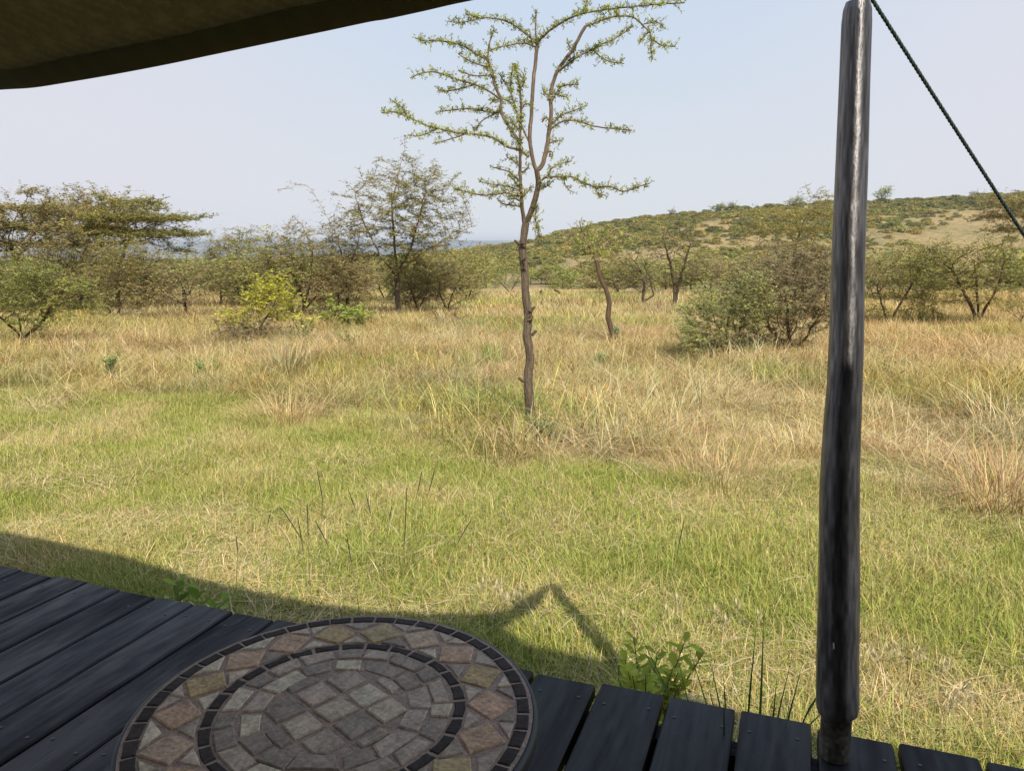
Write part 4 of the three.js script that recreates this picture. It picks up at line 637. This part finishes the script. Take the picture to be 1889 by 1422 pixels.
{ // pale oat-like seed heads at the right
  const r = rng(9), oat = new THREE.MeshPhysicalMaterial({ name: 'seed_husk', color: new THREE.Color(0.62, 0.52, 0.32), roughness: 0.9, transmission: 0.3, thickness: 0, side: THREE.DoubleSide }), stemM = new THREE.MeshStandardMaterial({ name: 'seed_stem', color: new THREE.Color(0.35, 0.33, 0.14), roughness: 0.9 });
  const group = (label, spots) => {
    const o = groundPx(spots[0][0], spots[0][1] + 60), t = thing('wild_oat', label, 'grass', o);
    for (const [x, y] of spots) {
      const p = at(x, y, -o.z + (r() - 0.5) * 0.15), f = V(p.x + (r() - 0.5) * 0.1, o.y, p.z), q = new TB(); const pts = [f, f.clone().lerp(p, 0.5).add(V(0.01, 0.02, 0)), p].map((v) => v.sub(o)); q.tube(pts, [0.0012, 0.001, 0.0008], 4, false); const s = part('stem', q.geo(), stemM, t);
      const g = new GB(), c = p.clone(); if (c.y > 5) continue;
      for (let k = 0; k < 7; k++) { const a = k * 2.4, e = pts[2].clone().add(V(Math.cos(a) * 0.01, -0.006 - k * 0.006, Math.sin(a) * 0.01)), tip = e.clone().add(V(Math.cos(a) * 0.01, 0.03, Math.sin(a) * 0.01)), sd = V(-Math.sin(a), 0, Math.cos(a)).multiplyScalar(0.005), md = e.clone().lerp(tip, 0.4); g.tri(e, md.clone().add(sd), tip, G1); g.tri(e, tip, md.clone().sub(sd), G1); }
      part('seed_head', g.geo(), oat, s);
    }
  };
  group('pale oat-like seed heads in the grass right of the pole', [[1655, 1190], [1665, 1210], [1690, 1205], [1700, 1200], [1712, 1220], [1722, 1230], [1740, 1225], [1748, 1222], [1640, 1195], [1600, 1195], [1615, 1205]]);
  group('pale oat-like seed heads low at the right by the deck corner', [[1765, 1275], [1775, 1285], [1780, 1270], [1790, 1290], [1758, 1290], [1752, 1282]]);
  group('pale oat-like seed heads in front of the table, near the shadow edge', [[925, 1090], [935, 1100], [948, 1095], [960, 1085], [915, 1075], [890, 1070]]);
  group('scattered pale seed heads in the grass left of the pole', [[1320, 1120], [1295, 1150], [1340, 1140], [1360, 1110], [1230, 1120], [1250, 1100], [1400, 1130], [1430, 1150], [1150, 1130]]);
}
{ // dead wood in the meadow
  const r = rng(12), o = groundPx(1012, 553), t = thing('arched_log', 'dark dead branch arching over a shaded hollow beyond the meadow', 'dead branch', o), tb = new TB(), F = -o.z;
  tb.tube([[1022, 534], [1030, 538], [1036, 546], [1040, 555]].map(([x, y]) => at(x, y, F).sub(o)), [0.05, 0.06, 0.06, 0.07], 7, true, 0.2, r); part('branch', tb.geo(), darkBark, t);
  const t2 = new TB(); t2.tube([[998, 553], [997, 538], [999, 536]].map(([x, y]) => at(x, y, F).sub(o)), [0.08, 0.07, 0.05], 7, true, 0.2, r); part('upright', t2.geo(), darkBark, t);
  const s = groundPx(1306, 578), st = thing('tree_stump', 'grey weathered tree stump in the grass left of the big bush', 'stump', s), t3 = new TB(), m = metresPerPx(at(1306, 570, -s.z));
  t3.tube([V(0, -0.1, 0), V(0, 8 * m, 0), V(0.02, 16 * m, 0), V(0.03, 22 * m, 0)], [7 * m, 6 * m, 5 * m, 3 * m], 9, true, 0.35, r); part('stump_wood', t3.geo(), greyTwig, st);
  const b = groundPx(838, 600), bt = thing('dead_stick', 'short dark dead stick standing in the grass left of the central trunk', 'dead stick', b), t4 = new TB(), F4 = -b.z; t4.tube([[836, 600], [838, 588], [840, 575]].map(([x, y]) => at(x, y, F4).sub(b)), [0.04, 0.035, 0.02], 6, true, 0.3, r); part('stick', t4.geo(), darkBark, bt);
}

// ---------------------------------------------------------------- the deck
const woodTex = texture(1024, 512, (u, v) => {
  const warp = v + 0.012 * Math.sin(u * 6.283 * 2) + 0.02 * (tn(u, v, 6, 5, 3) - 0.5);
  const a = tn(u, warp, 6, 60, 1), b = tn(u, warp, 14, 180, 2), c = tn(u, v, 5, 7, 4), d = tn(u, v, 250, 250, 5);
  let k = 44 + 30 * (a - 0.5) + 24 * (b - 0.5) + 26 * (c - 0.5) + 8 * (d - 0.5);
  for (let q = 0; q < 9; q++) { const kx = hash(q, 71), ky = hash(q, 72); let dx = Math.abs(u - kx), dy = Math.abs(v - ky); dx = Math.min(dx, 1 - dx) * 42; dy = Math.min(dy, 1 - dy) * 36; const e = Math.hypot(dx * (0.6 + 0.5 * hash(q, 73)), dy * 2.1); if (e < 1) k += (Math.sin(e * 16) * 9 - 26 * (1 - e)) * (1 - e * 0.5); }
  return [k * 0.97, k, k * 1.07];
});
const woodRough = texture(512, 256, (u, v) => { const k = 145 + 70 * (tn(u, v, 5, 30, 1) - 0.5) + 60 * (tn(u, v, 40, 90, 2) - 0.5) + 50 * (tn(u, v, 4, 6, 3) - 0.5); return [k, k, k]; }, false);
const deckMat = new THREE.MeshPhysicalMaterial({ specularIntensity: 0.4, name: 'black_stained_wood', map: woodTex, roughness: 1, roughnessMap: woodRough, bumpMap: woodTex, bumpScale: 0.006, color: new THREE.Color(0.85, 0.82, 0.8) });
const deckPaint = new THREE.MeshPhysicalMaterial({ specularIntensity: 0.4, name: 'black_painted_wood', map: woodTex, roughness: 0.9, roughnessMap: woodRough, bumpMap: woodTex, bumpScale: 0.003, color: new THREE.Color(0.5, 0.49, 0.49) });
function plankGeo(w, len, t, off) {                    // top at y = 0, the outer end at z = 0, running back along +z
  const c = 0.004, prof = [[-w / 2 + c, 0], [w / 2 - c, 0], [w / 2, -c], [w / 2, -t], [-w / 2, -t], [-w / 2, -c]], g = new GB(); g.uv = [];
  const P = (k, z, e) => V(prof[k][0] + (k === 0 || k === 5 ? e : k === 1 || k === 2 ? -e : 0), prof[k][1] - (z === 0 && (k < 2) ? c * 0.7 : 0), z);
  const put = (a, b, d) => { g.tri(a, b, d, G1); for (const q of [a, b, d]) g.uv.push((q.z + off[0]) * 0.45, (q.x + q.y * 0.7 + off[1]) * 0.9); };
  const zs = [0, c, len];
  for (let s = 0; s < 2; s++) for (let k = 0; k < 6; k++) { const n = (k + 1) % 6, A = P(k, zs[s], s === 0 ? c * 0.6 : 0), B = P(n, zs[s], s === 0 ? c * 0.6 : 0), C = P(n, zs[s + 1], 0), D = P(k, zs[s + 1], 0); put(A, C, B); put(A, D, C); }
  for (let k = 1; k < 5; k++) { put(P(0, 0, c * 0.6), P(k, 0, c * 0.6), P(k + 1, 0, c * 0.6)); put(P(0, len, 0), P(k + 1, len, 0), P(k, len, 0)); }
  g.c = []; return g.geo();
}
{
  const deck = thing('deck', 'dark stained plank deck in the shade of the awning, in the foreground', 'deck', V(0, 0, 0)), r = rng(31);
  const joints = []; for (let k = -36; k < 0; k++) joints.push(-0.78 + k * 0.142); for (let k = -5; k < 0; k++) joints.push(k * 0.156); for (let k = 0; k < 12; k++) joints.push(k * 0.163);
  const screwG = new THREE.CylinderGeometry(0.0042, 0.0042, 0.002, 10), screwM = new THREE.MeshStandardMaterial({ name: 'screw_steel', color: new THREE.Color(0.06, 0.06, 0.065), metalness: 0.8, roughness: 0.45 });
  for (let k = 0; k + 1 < joints.length; k++) {
    const s0 = joints[k], s1 = joints[k + 1], gap = s0 >= -0.01 ? 0.013 : 0.008, w = s1 - s0 - gap, right = s0 > -0.2, m = part('plank', plankGeo(w, 4.6, 0.032, [r() * 20, r() * 20]), right ? deckPaint : deckMat, deck);
    m.position.copy(DECK_O).addScaledVector(ed, (s0 + s1) / 2).addScaledVector(bd, (r() - 0.5) * 0.016); m.position.y = (r() - 0.5) * 0.003; m.rotation.y = -DECK_B;
    for (const z of [0.075, 0.62, 1.2]) for (const x of [-0.32, 0.32]) { const sc = part('screw', screwG, screwM, m); sc.position.set(x * w + (r() - 0.5) * 0.012, 0.0002, z + (r() - 0.5) * 0.02); }
  }
  for (const back of [0.09, 0.63, 1.2, 1.8, 2.4, 3.0, 3.6, 4.3]) { const b = part('joist', new THREE.BoxGeometry(7.8, 0.12, 0.05), deckMat, deck); b.position.copy(DECK_O).addScaledVector(ed, -2.0).addScaledVector(bd, -back); b.position.y = -0.095; b.rotation.y = -DECK_B; }
  for (const s of [-5.4, -3.6, -1.8, 0, 1.6]) for (const back of [0.2, 1.6, 3.2]) { const b = part('footing', new THREE.BoxGeometry(0.1, 0.34, 0.1), deckMat, deck); b.position.copy(DECK_O).addScaledVector(ed, s).addScaledVector(bd, -back); b.position.y = -0.325; b.rotation.y = -DECK_B; }
}

// ---------------------------------------------------------------- the mosaic table
{
  const R = 0.2185, D = 0.5, topY = CAM_Y - D, c = V(-0.385 * D, topY, -1.52 * D);
  const t = thing('mosaic_table', 'round low table with a stone mosaic top, in the foreground on the deck', 'table', V(c.x, 0, c.z)), r = rng(55);
  const stoneTex = texture(256, 256, (u, v) => { const k = 222 + 40 * (tn(u, v, 8, 8, 1) - 0.5) + 50 * (tn(u, v, 30, 30, 2) - 0.5) + 40 * (tn(u, v, 90, 90, 3) - 0.5); return [k, k * 0.99, k * 0.97]; }, true, [9, 9]);
  const stoneBump = texture(256, 256, (u, v) => { const k = 120 + 110 * (tn(u, v, 10, 10, 1) - 0.5) + 90 * (tn(u, v, 34, 34, 2) - 0.5); return [k, k, k]; }, false, [9, 9]);
  const mat = (name, col, rough = 0.7, b = 0.0009) => new THREE.MeshStandardMaterial({ name, color: new THREE.Color(...col), map: stoneTex, bumpMap: stoneBump, bumpScale: b, roughness: rough });
  const grout = mat('grout', [0.56, 0.44, 0.385], 0.95), dark = [mat('dark_tile', [0.055, 0.046, 0.046], 0.9, 0.001), mat('dark_tile', [0.07, 0.058, 0.058], 0.9, 0.001)];
  const stones = [[0.8, 0.662, 0.517], [0.566, 0.47, 0.381], [0.445, 0.377, 0.313], [0.88, 0.783, 0.604], [0.683, 0.558, 0.465], [0.432, 0.358, 0.302]].map((q) => mat('beige_stone', q));
  const ochre = [[0.69, 0.51, 0.255], [0.75, 0.51, 0.345], [0.75, 0.495, 0.345], [0.675, 0.525, 0.285], [0.78, 0.585, 0.42]].map((q) => mat('ochre_stone', q, 0.7, 0.002));
  const bed = part('grout_bed', new THREE.CylinderGeometry(R * 0.985, R * 0.985, 0.016, 96), grout, t); bed.position.y = topY - 0.009;
  const iron = new THREE.MeshStandardMaterial({ name: 'dark_iron', color: new THREE.Color(0.05, 0.06, 0.07), roughness: 0.5, metalness: 0.6 });
  const lathe = [[0.982, -0.0045], [0.99, -0.002], [1.006, -0.003], [1.012, -0.007], [1.012, -0.018], [1.0, -0.02], [0.982, -0.018], [0.982, -0.0045]].map(([a, b]) => new THREE.Vector2(a * R, b)); const rim = part('rim', new THREE.LatheGeometry(lathe, 128), iron, t); rim.position.y = topY;
  // one stone from its outline in table coordinates (radius 1), bevelled and a little tilted
  function tile(poly, m, lift = 0, rough = 1) {
    const n = poly.length, cx = poly.reduce((s, p) => s + p[0], 0) / n, cz = poly.reduce((s, p) => s + p[1], 0) / n, g = new GB(); g.uv = []; const tx = (r() - 0.5) * 0.02 * rough, tz = (r() - 0.5) * 0.02 * rough, h = (0.0003 + 0.0009 * r()) * rough + lift;
    const y = (p) => h + (p[0] - cx) * R * tx + (p[1] - cz) * R * tz, in_ = poly.map((p) => { const dx = p[0] - cx, dz = p[1] - cz, L = Math.hypot(dx, dz); return [cx + dx * (1 - 0.009 / L), cz + dz * (1 - 0.009 / L)]; });
    const P = (p, yy) => V(p[0] * R, topY + yy, -p[1] * R), put = (a, b, d) => { g.tri(a, b, d, G1); for (const q of [a, b, d]) g.uv.push(q.x + 0.37 * h * 1000, q.z + 0.11 * cx); };
    const C = P([cx, cz], y([cx, cz]));
    for (let k = 0; k < n; k++) { const j = (k + 1) % n, a = P(in_[k], y(in_[k])), b = P(in_[j], y(in_[j])), a1 = P(poly[k], y(poly[k]) - 0.0012), b1 = P(poly[j], y(poly[j]) - 0.0012), a0 = P(poly[k], -0.005), b0 = P(poly[j], -0.005); put(C, a, b); put(a, a1, b1); put(a, b1, b); put(a1, a0, b0); put(a1, b0, b1); }
    g.c = []; part('tile', g.geo(), m, t);
  }
  const pol = (q, a) => [q * Math.sin(a), q * Math.cos(a)], jit = (p, s) => [p[0] + (r() - 0.5) * s, p[1] + (r() - 0.5) * s];
  const ring = (r0, r1, n, gapA, ms, j, off = 0, sub = 2, rough = 1, irregular = 0) => { const ang = []; for (let k = 0; k < n; k++) ang.push(off + (k + (r() - 0.5) * irregular) / n * 2 * Math.PI); for (let k = 0; k < n; k++) { const a0 = ang[k] + gapA, a1 = (k + 1 < n ? ang[k + 1] : ang[0] + 2 * Math.PI) - gapA, P = []; for (let q = 0; q <= sub; q++) P.push(jit(pol(r1, a0 + (a1 - a0) * q / sub), j)); for (let q = sub; q >= 0; q--) P.push(jit(pol(r0, a0 + (a1 - a0) * q / sub), j)); tile(P, ms[Math.floor(r() * ms.length)], 0, rough); } };
  ring(0.905, 0.968, 44, 0.006, dark, 0.006, 0.03, 2, 0.4, 0.06);
  ring(0.59, 0.645, 27, 0.014, dark, 0.008, 0.05, 2, 0.4, 0.1);
  const N = 18, rm = 0.775, half = 0.122;
  for (let k = 0; k < N; k++) {
    const a = (k + 0.35) / N * 2 * Math.PI, da = Math.PI / N, w = 0.126 / rm, turn = (r() - 0.5) * 0.03;
    tile([pol(rm + half, a + turn), pol(rm, a + w), pol(rm - half, a - turn), pol(rm, a - w)].map((p) => jit(p, 0.012)), ochre[Math.floor(r() * 5)], 0.0006, 0.6);
    const b = a + da; // fillers between this diamond and the next, at the outer and the inner side
    const o1 = rm + half, i1 = rm - half;
    if (r() < 0.5) { tile([pol(o1 - 0.004, a + 0.045), pol(o1, b - 0.008), pol(rm + 0.045, b - 0.012)].map((p) => jit(p, 0.008)), stones[Math.floor(r() * 6)]); tile([pol(o1, b + 0.012), pol(o1 - 0.004, b + da - 0.045), pol(rm + 0.045, b + 0.012)].map((p) => jit(p, 0.008)), stones[Math.floor(r() * 6)]); }
    else tile([pol(o1 - 0.004, a + 0.05), pol(o1, b), pol(o1 - 0.004, b + da - 0.05), pol(rm + 0.035, b)].map((p) => jit(p, 0.01)), stones[Math.floor(r() * 6)]);
    tile([pol(i1 + 0.008, a + 0.055), pol(rm - 0.04, b), pol(i1 + 0.008, b + da - 0.055), pol(i1, b)].map((p) => jit(p, 0.01)), stones[Math.floor(r() * 6)]);
  }
  ring(0.482, 0.578, 19, 0.02, stones, 0.022, 0.1, 1, 1.4, 0.35);
  ring(0.365, 0.468, 14, 0.028, stones, 0.024, 0.2, 1, 1.4, 0.35);
  // the middle: a square grid turned by an eighth, cut by a circle
  const cut = (poly, rad) => { let P = poly; const K = 20; for (let q = 0; q < K; q++) { const n = [Math.cos(q / K * 6.2832), Math.sin(q / K * 6.2832)], out = []; for (let i = 0; i < P.length; i++) { const A = P[i], B = P[(i + 1) % P.length], da = A[0] * n[0] + A[1] * n[1] - rad, db = B[0] * n[0] + B[1] * n[1] - rad; if (da <= 0) out.push(A); if (da * db < 0) { const s = da / (da - db); out.push([A[0] + (B[0] - A[0]) * s, A[1] + (B[1] - A[1]) * s]); } } P = out; if (P.length < 3) return null; } return P; };
  for (let i = -2; i <= 2; i++) for (let j = -2; j <= 2; j++) {
    const p = 0.183, g = 0.078, q = [[-g, -g], [g, -g], [g, g], [-g, g]].map(([x, z]) => { const X = i * p + x + (r() - 0.5) * 0.016, Z = j * p + z + (r() - 0.5) * 0.016, k = Math.SQRT1_2; return [(X - Z) * k, (X + Z) * k]; }), P = cut(q, 0.35);
    if (!P) continue; let ar = 0; P.forEach((A, k) => { const B = P[(k + 1) % P.length]; ar += A[0] * B[1] - A[1] * B[0]; }); if (Math.abs(ar) / 2 < 0.004) continue; tile(P, stones[Math.floor(r() * 6)], 0, 1.4);
  }
  for (let k = 0; k < 3; k++) { const a = k * 2.094 + 0.5, tb = new TB(), p = (q, y) => V(Math.cos(a) * q, y, Math.sin(a) * q); tb.tube([p(0.17, topY - 0.03), p(0.1, topY - 0.22), p(0.11, 0.12), p(0.19, 0.004)], [0.008, 0.008, 0.008, 0.008], 10, true); part('leg', tb.geo(), iron, t); }
}

// ---------------------------------------------------------------- pole, rope and awning
const poleF = (Y) => 1.43 + 0.06 * clamp(Y / 1.5, 0, 1);
const polePt = (px, py) => { let F = 1.45; for (let k = 0; k < 6; k++) F = poleF(at(px, py, F).y); return at(px, py, F); };
const poleTop = polePt(1583, 4);
{
  const line = [[1546, 1312, 35], [1545.5, 1300, 37.5], [1546, 1200, 37], [1548, 1100, 36.3], [1548.5, 1000, 35.5], [1549.5, 900, 34.6], [1553, 810, 33], [1558, 720, 31], [1562, 620, 30], [1565.5, 470, 29], [1572, 300, 28], [1577, 150, 27], [1581, 40, 26], [1582, 20, 25], [1583, 4, 21]];
  const base = polePt(1543, 1396); base.y = 0;
  const t = thing('wooden_pole', 'thick black-stained round wooden pole standing on the deck at right, holding up the awning', 'pole', base), r = rng(71), tb = new TB();
  const curve = new THREE.CatmullRomCurve3(line.map(([x, y]) => polePt(x, y).sub(base))), n = 90, pts = [], rad = []; const rs = line.map(([x, y, w]) => w * metresPerPx(polePt(x, y)));
  for (let k = 0; k <= n; k++) { const u = k / n, p = curve.getPoint(u), s = u * (line.length - 1), i = Math.min(line.length - 2, Math.floor(s)); pts.push(p); rad.push((rs[i] + (rs[i + 1] - rs[i]) * (s - i)) * (1 + 0.016 * (noise(k * 0.35, 9) - 0.5))); }
  tb.tube(pts, rad, 40, true, 0); // dents and hewn facets
  const g = tb.geo(), P = g.attributes.position; for (let i = 0; i < P.count; i++) { const k = Math.floor(i / 41), s = i % 41, a = s % 40; if (k > n) break; const c = pts[k], f = 1 + 0.02 * (tn(a / 40, k / n, 7, 14, 2) - 0.5) + 0.008 * (tn(a / 40, k / n, 18, 60, 3) - 0.5); P.setXYZ(i, c.x + (P.getX(i) - c.x) * f, c.y + (P.getY(i) - c.y), c.z + (P.getZ(i) - c.z) * f); }
  g.computeVertexNormals();
  const grain = texture(256, 1024, (u, v) => { const k = 128 + 14 * (tn(u, v, 60, 10, 1) - 0.5) + 70 * (tn(u, v, 26, 100, 2) - 0.5) + 60 * (tn(u, v, 40, 230, 3) - 0.5) + 40 * (tn(u, v, 90, 420, 4) - 0.5) + 24 * (tn(u, v, 9, 40, 5) - 0.5); return [k, k, k]; }, false, [3.7, 1 / 1.5]);
  const gcol = texture(256, 1024, (u, v) => { const k = 40 + 14 * (tn(u, v, 12, 10, 1) - 0.5) + 22 * (tn(u, v, 60, 50, 2) - 0.5); return [k * 1.02, k * 0.99, k * 0.98]; }, true, [3.7, 1 / 1.5]);
  part('shaft', g, new THREE.MeshPhysicalMaterial({ name: 'oiled_black_wood', map: gcol, bumpMap: grain, bumpScale: 0.001, roughness: 0.46, metalness: 0.92, anisotropy: 0.78, anisotropyRotation: Math.PI / 2, color: new THREE.Color(7, 7, 7.2) }), t);
  const foot = new TB(), a = polePt(1545, 1300).sub(base), b = polePt(1540, 1385).sub(base), m = metresPerPx(polePt(1541, 1360)), e = b.clone().sub(a).normalize();
  foot.tube([a, a.clone().lerp(b, 0.5), b, b.clone().addScaledVector(e, 0.012), b.clone().addScaledVector(e, 0.016)], [27 * m, 26.8 * m, 26.6 * m, 25 * m, 19 * m], 32, true);
  part('metal_sleeve', foot.geo(), new THREE.MeshStandardMaterial({ name: 'worn_steel', color: new THREE.Color(0.5, 0.48, 0.43), metalness: 0.7, roughness: 0.42, bumpMap: grain, bumpScale: 0.0008, map: stain() }), t);
  const pin = new TB(); pin.tube([b, V(b.x - 0.002, -0.01, b.z)], [0.012, 0.012], 10, true); part('foot_pin', pin.geo(), new THREE.MeshStandardMaterial({ name: 'dark_steel', color: new THREE.Color(0.05, 0.05, 0.05), metalness: 0.6, roughness: 0.6 }), t);
  const sp = new TB(); sp.tube([poleTop.clone().sub(base), poleTop.clone().sub(base).add(V(0.0, 0.09, 0))], [0.006, 0.005], 10, true); part('top_spike', sp.geo(), new THREE.MeshStandardMaterial({ name: 'spike_steel', color: new THREE.Color(0.3, 0.3, 0.3), metalness: 0.9, roughness: 0.4 }), t);
  const ch = part('paint_chip', new THREE.CapsuleGeometry(0.0016, 0.011, 3, 6), new THREE.MeshStandardMaterial({ name: 'bare_wood', color: new THREE.Color(0.6, 0.52, 0.4), roughness: 0.8 }), t); { const c = polePt(1540, 1175), q = polePt(1547, 1175), dir = V(0, c.y, 0).sub(V(q.x, 0, q.z)).setY(0).normalize(); ch.position.copy(c.sub(base)).addScaledVector(dir, 36 * metresPerPx(q) * 0.985); ch.rotation.z = 0.1; ch.scale.z = 0.4; }
}
function stain() { return texture(128, 128, (u, v) => { const k = 150 + 120 * (tn(u, v, 6, 6, 1) - 0.5) + 70 * (tn(u, v, 24, 24, 2) - 0.5); return [k, k * 0.98, k * 0.93]; }, true, [6, 6]); }
{ // guy rope of three twisted strands down to a peg
  const top = poleTop.clone().add(V(0.006, 0.03, 0)), mid = at(1889, 422, 1.63), d = mid.clone().sub(top), k = (top.y + 0.36) / -d.y, peg = top.clone().addScaledVector(d, k);
  peg.y = height(peg.x, -peg.z) + 0.06;
  const t = thing('guy_rope', 'dark green twisted rope running from the pole top down to the right', 'rope', peg.clone()), L = top.distanceTo(peg), T = top.clone().sub(peg).normalize(), N = V(0, 1, 0).addScaledVector(T, -T.y).normalize(), B = V(0, 0, 0).crossVectors(T, N);
  const col = [[0.018, 0.04, 0.032], [0.025, 0.055, 0.042], [0.05, 0.07, 0.062]];
  for (let s = 0; s < 3; s++) { const tb = new TB(), pts = [], n = 520; for (let i = 0; i <= n; i++) { const u = i / n, a = s * 2.094 + u * L / 0.026 * 6.283, sag = -0.012 * 4 * u * (1 - u); pts.push(T.clone().multiplyScalar(u * L).addScaledVector(N, Math.cos(a) * 0.0021 + sag).addScaledVector(B, Math.sin(a) * 0.0021)); } tb.tube(pts, pts.map(() => 0.002), 6, false); part('strand', tb.geo(), new THREE.MeshStandardMaterial({ name: 'green_rope', color: new THREE.Color(...col[s]), roughness: 0.7 }), t); }
  const pg = new TB(); pg.tube([V(-0.01, 0.06, 0), V(0.03, -0.3, 0.02)], [0.008, 0.007], 8, true); const pegT = thing('tent_peg', 'steel tent peg in the grass holding the green rope', 'peg', peg.clone()); part('shaft', pg.geo(), new THREE.MeshStandardMaterial({ name: 'peg_steel', color: new THREE.Color(0.3, 0.3, 0.3), metalness: 0.8, roughness: 0.5 }), pegT);
}
{ // the awning: a canvas sheet from its front hem up and back over the deck to the tent
  const t = thing('tent_awning', 'dark olive canvas awning stretched over the deck, its hem crossing the top left', 'awning', V(poleTop.x, poleTop.y, poleTop.z));
  const org = t.position, hemF = (x) => 1.44 + 0.39 * (0.67 - x) - 0.45 * Math.sin(Math.PI * Math.pow(clamp((0.67 - x) / 3.6, 0, 1), 0.62)) ;
  const onHem = (px, py) => { let F = 1.6; for (let k = 0; k < 40; k++) { const p = at(px, py, F); F += (hemF(p.x) - F) * 0.5; } return at(px, py, F); };
  const hemPx = [[-150, 176], [-60, 168], [0, 162], [60, 158], [130, 147], [200, 135], [300, 116], [400, 95], [500, 74], [600, 53], [690, 34], [705, 32], [780, 16], [850, 0], [950, -18], [1100, -36], [1300, -46], [1450, -40], [1560, -18]];
  const hem = hemPx.map(([x, y]) => onHem(x, y)); const L0 = hem[0], dl = V(-0.936, 0.03, -0.352); hem.unshift(L0.clone().addScaledVector(dl, 0.6), L0.clone().addScaledVector(dl, 0.25)); hem.unshift(L0.clone().addScaledVector(dl, 2.0)); hem.push(poleTop.clone().add(V(-0.002, 0.035, 0.012)));
  const hemC = new THREE.CatmullRomCurve3(hem, false, 'centripetal'), back = V(-0.2, 0, 0.98).normalize();
  const side = [[0, 0], [-0.12, 0.3], [-0.15, 0.6], [0.0, 0.85], [0.29, 1.0], [0.6, 1.36], [1.1, 1.72], [1.9, 2.05], [2.1, 3.6]];     // right border from the pole corner: to the right, and back
  const rows = 40, cols = 150;
  const sheetPt = (u, v) => { // u along the hem, v backwards
    const h = hemC.getPoint(u), q = Math.pow(v, 1.3), s = q * 3.6; let sx = 0; for (let k = 1; k < side.length; k++) if (s <= side[k][1] + 1e-6) { const a = (s - side[k - 1][1]) / (side[k][1] - side[k - 1][1]); sx = side[k - 1][0] + (side[k][0] - side[k - 1][0]) * a; break; }
    const p = h.clone(); p.x += sx * Math.pow(u, 6) - 0.12 * s * (1 - Math.pow(u, 6)); p.z += s;
    p.y += 0.5 * s - 0.055 * s * s - 0.05 * Math.sin(Math.PI * u) * Math.min(1, s) + 0.026 * Math.sin(u * 38 + s * 2 + 2 * noise(u * 9, s * 2)) * Math.min(1, s * 1.5) * Math.exp(-s * 0.5) + 0.012 * (noise(u * 14, s * 3) - 0.5) * Math.min(1, s * 3); return p;
  };
  const mk = (f, R2, C2, us) => { const g = new GB(); g.p = []; g.i = []; g.uv = []; g.c = []; for (let r2 = 0; r2 <= R2; r2++) for (let c2 = 0; c2 <= C2; c2++) { const p = f(c2 / C2, r2 / R2).sub(org); g.p.push(p.x, p.y, p.z); g.uv.push(c2 / C2 * us, r2 / R2 * us * 0.7); if (r2 && c2) { const a = (r2 - 1) * (C2 + 1) + c2 - 1, b = a + C2 + 1; g.i.push(a, a + 1, b, a + 1, b + 1, b); } } const o = g.geo(); o.computeVertexNormals(); return o; };
  const weave = texture(256, 256, (u, v, x, y) => { const k = 200 + 30 * (((x ^ y) & 1) - 0.5) + 30 * (tn(u, v, 60, 60, 1) - 0.5) + 40 * (tn(u, v, 8, 8, 2) - 0.5); return [k, k, k]; }, true, [10, 10]);
  const canvasM = new THREE.MeshPhysicalMaterial({ name: 'olive_canvas', color: new THREE.Color(0.26, 0.21, 0.075), map: weave, roughness: 0.95, transmission: 0.06, thickness: 0, side: THREE.DoubleSide });
  const hemM = new THREE.MeshStandardMaterial({ name: 'hem_canvas', color: new THREE.Color(0.16, 0.135, 0.06), map: weave, roughness: 0.95, side: THREE.DoubleSide });
  part('canvas', mk(sheetPt, rows, cols, 4), canvasM, t);
  const vOf = (s) => Math.pow(s / 3.6, 1 / 1.3);
  part('hem_band', mk((u, v) => { const p = sheetPt(u, vOf(0.055 * v + 0.0001)); p.y -= 0.004 + 0.003 * Math.sin(v * Math.PI); return p; }, 4, cols, 4), hemM, t);
  const seam = new TB(); seam.tube(Array.from({ length: 121 }, (_, k) => { const p = sheetPt(k / 120, vOf(0.056)); p.y -= 0.004; return p.sub(org); }), new Array(121).fill(0.0016), 5, false); part('seam', seam.geo(), hemM, t);
  // the tent's front wall and its side wall, behind the camera
  const tent = thing('safari_tent', 'olive canvas tent front behind the deck, under the back of the awning', 'tent', V(0, 0, 2.25)), wall = (w, h, x, z, turn) => { const g = new THREE.PlaneGeometry(w, h, 40, 10), P = g.attributes.position; for (let i = 0; i < P.count; i++) P.setZ(i, 0.02 * Math.sin(P.getX(i) * 9) + 0.015 * noise(P.getX(i) * 3, P.getY(i) * 2)); g.computeVertexNormals(); const m = part('wall', g, canvasM, tent); m.position.set(x, h / 2, z); m.rotation.y = turn; };
  wall(7.4, 2.5, -1.2, 0, 0.0);
}
for (const o of scene.children) o.traverse((m) => { if (m.isMesh) m.castShadow = m.receiveShadow = true; });
renderer.render(scene, camera);
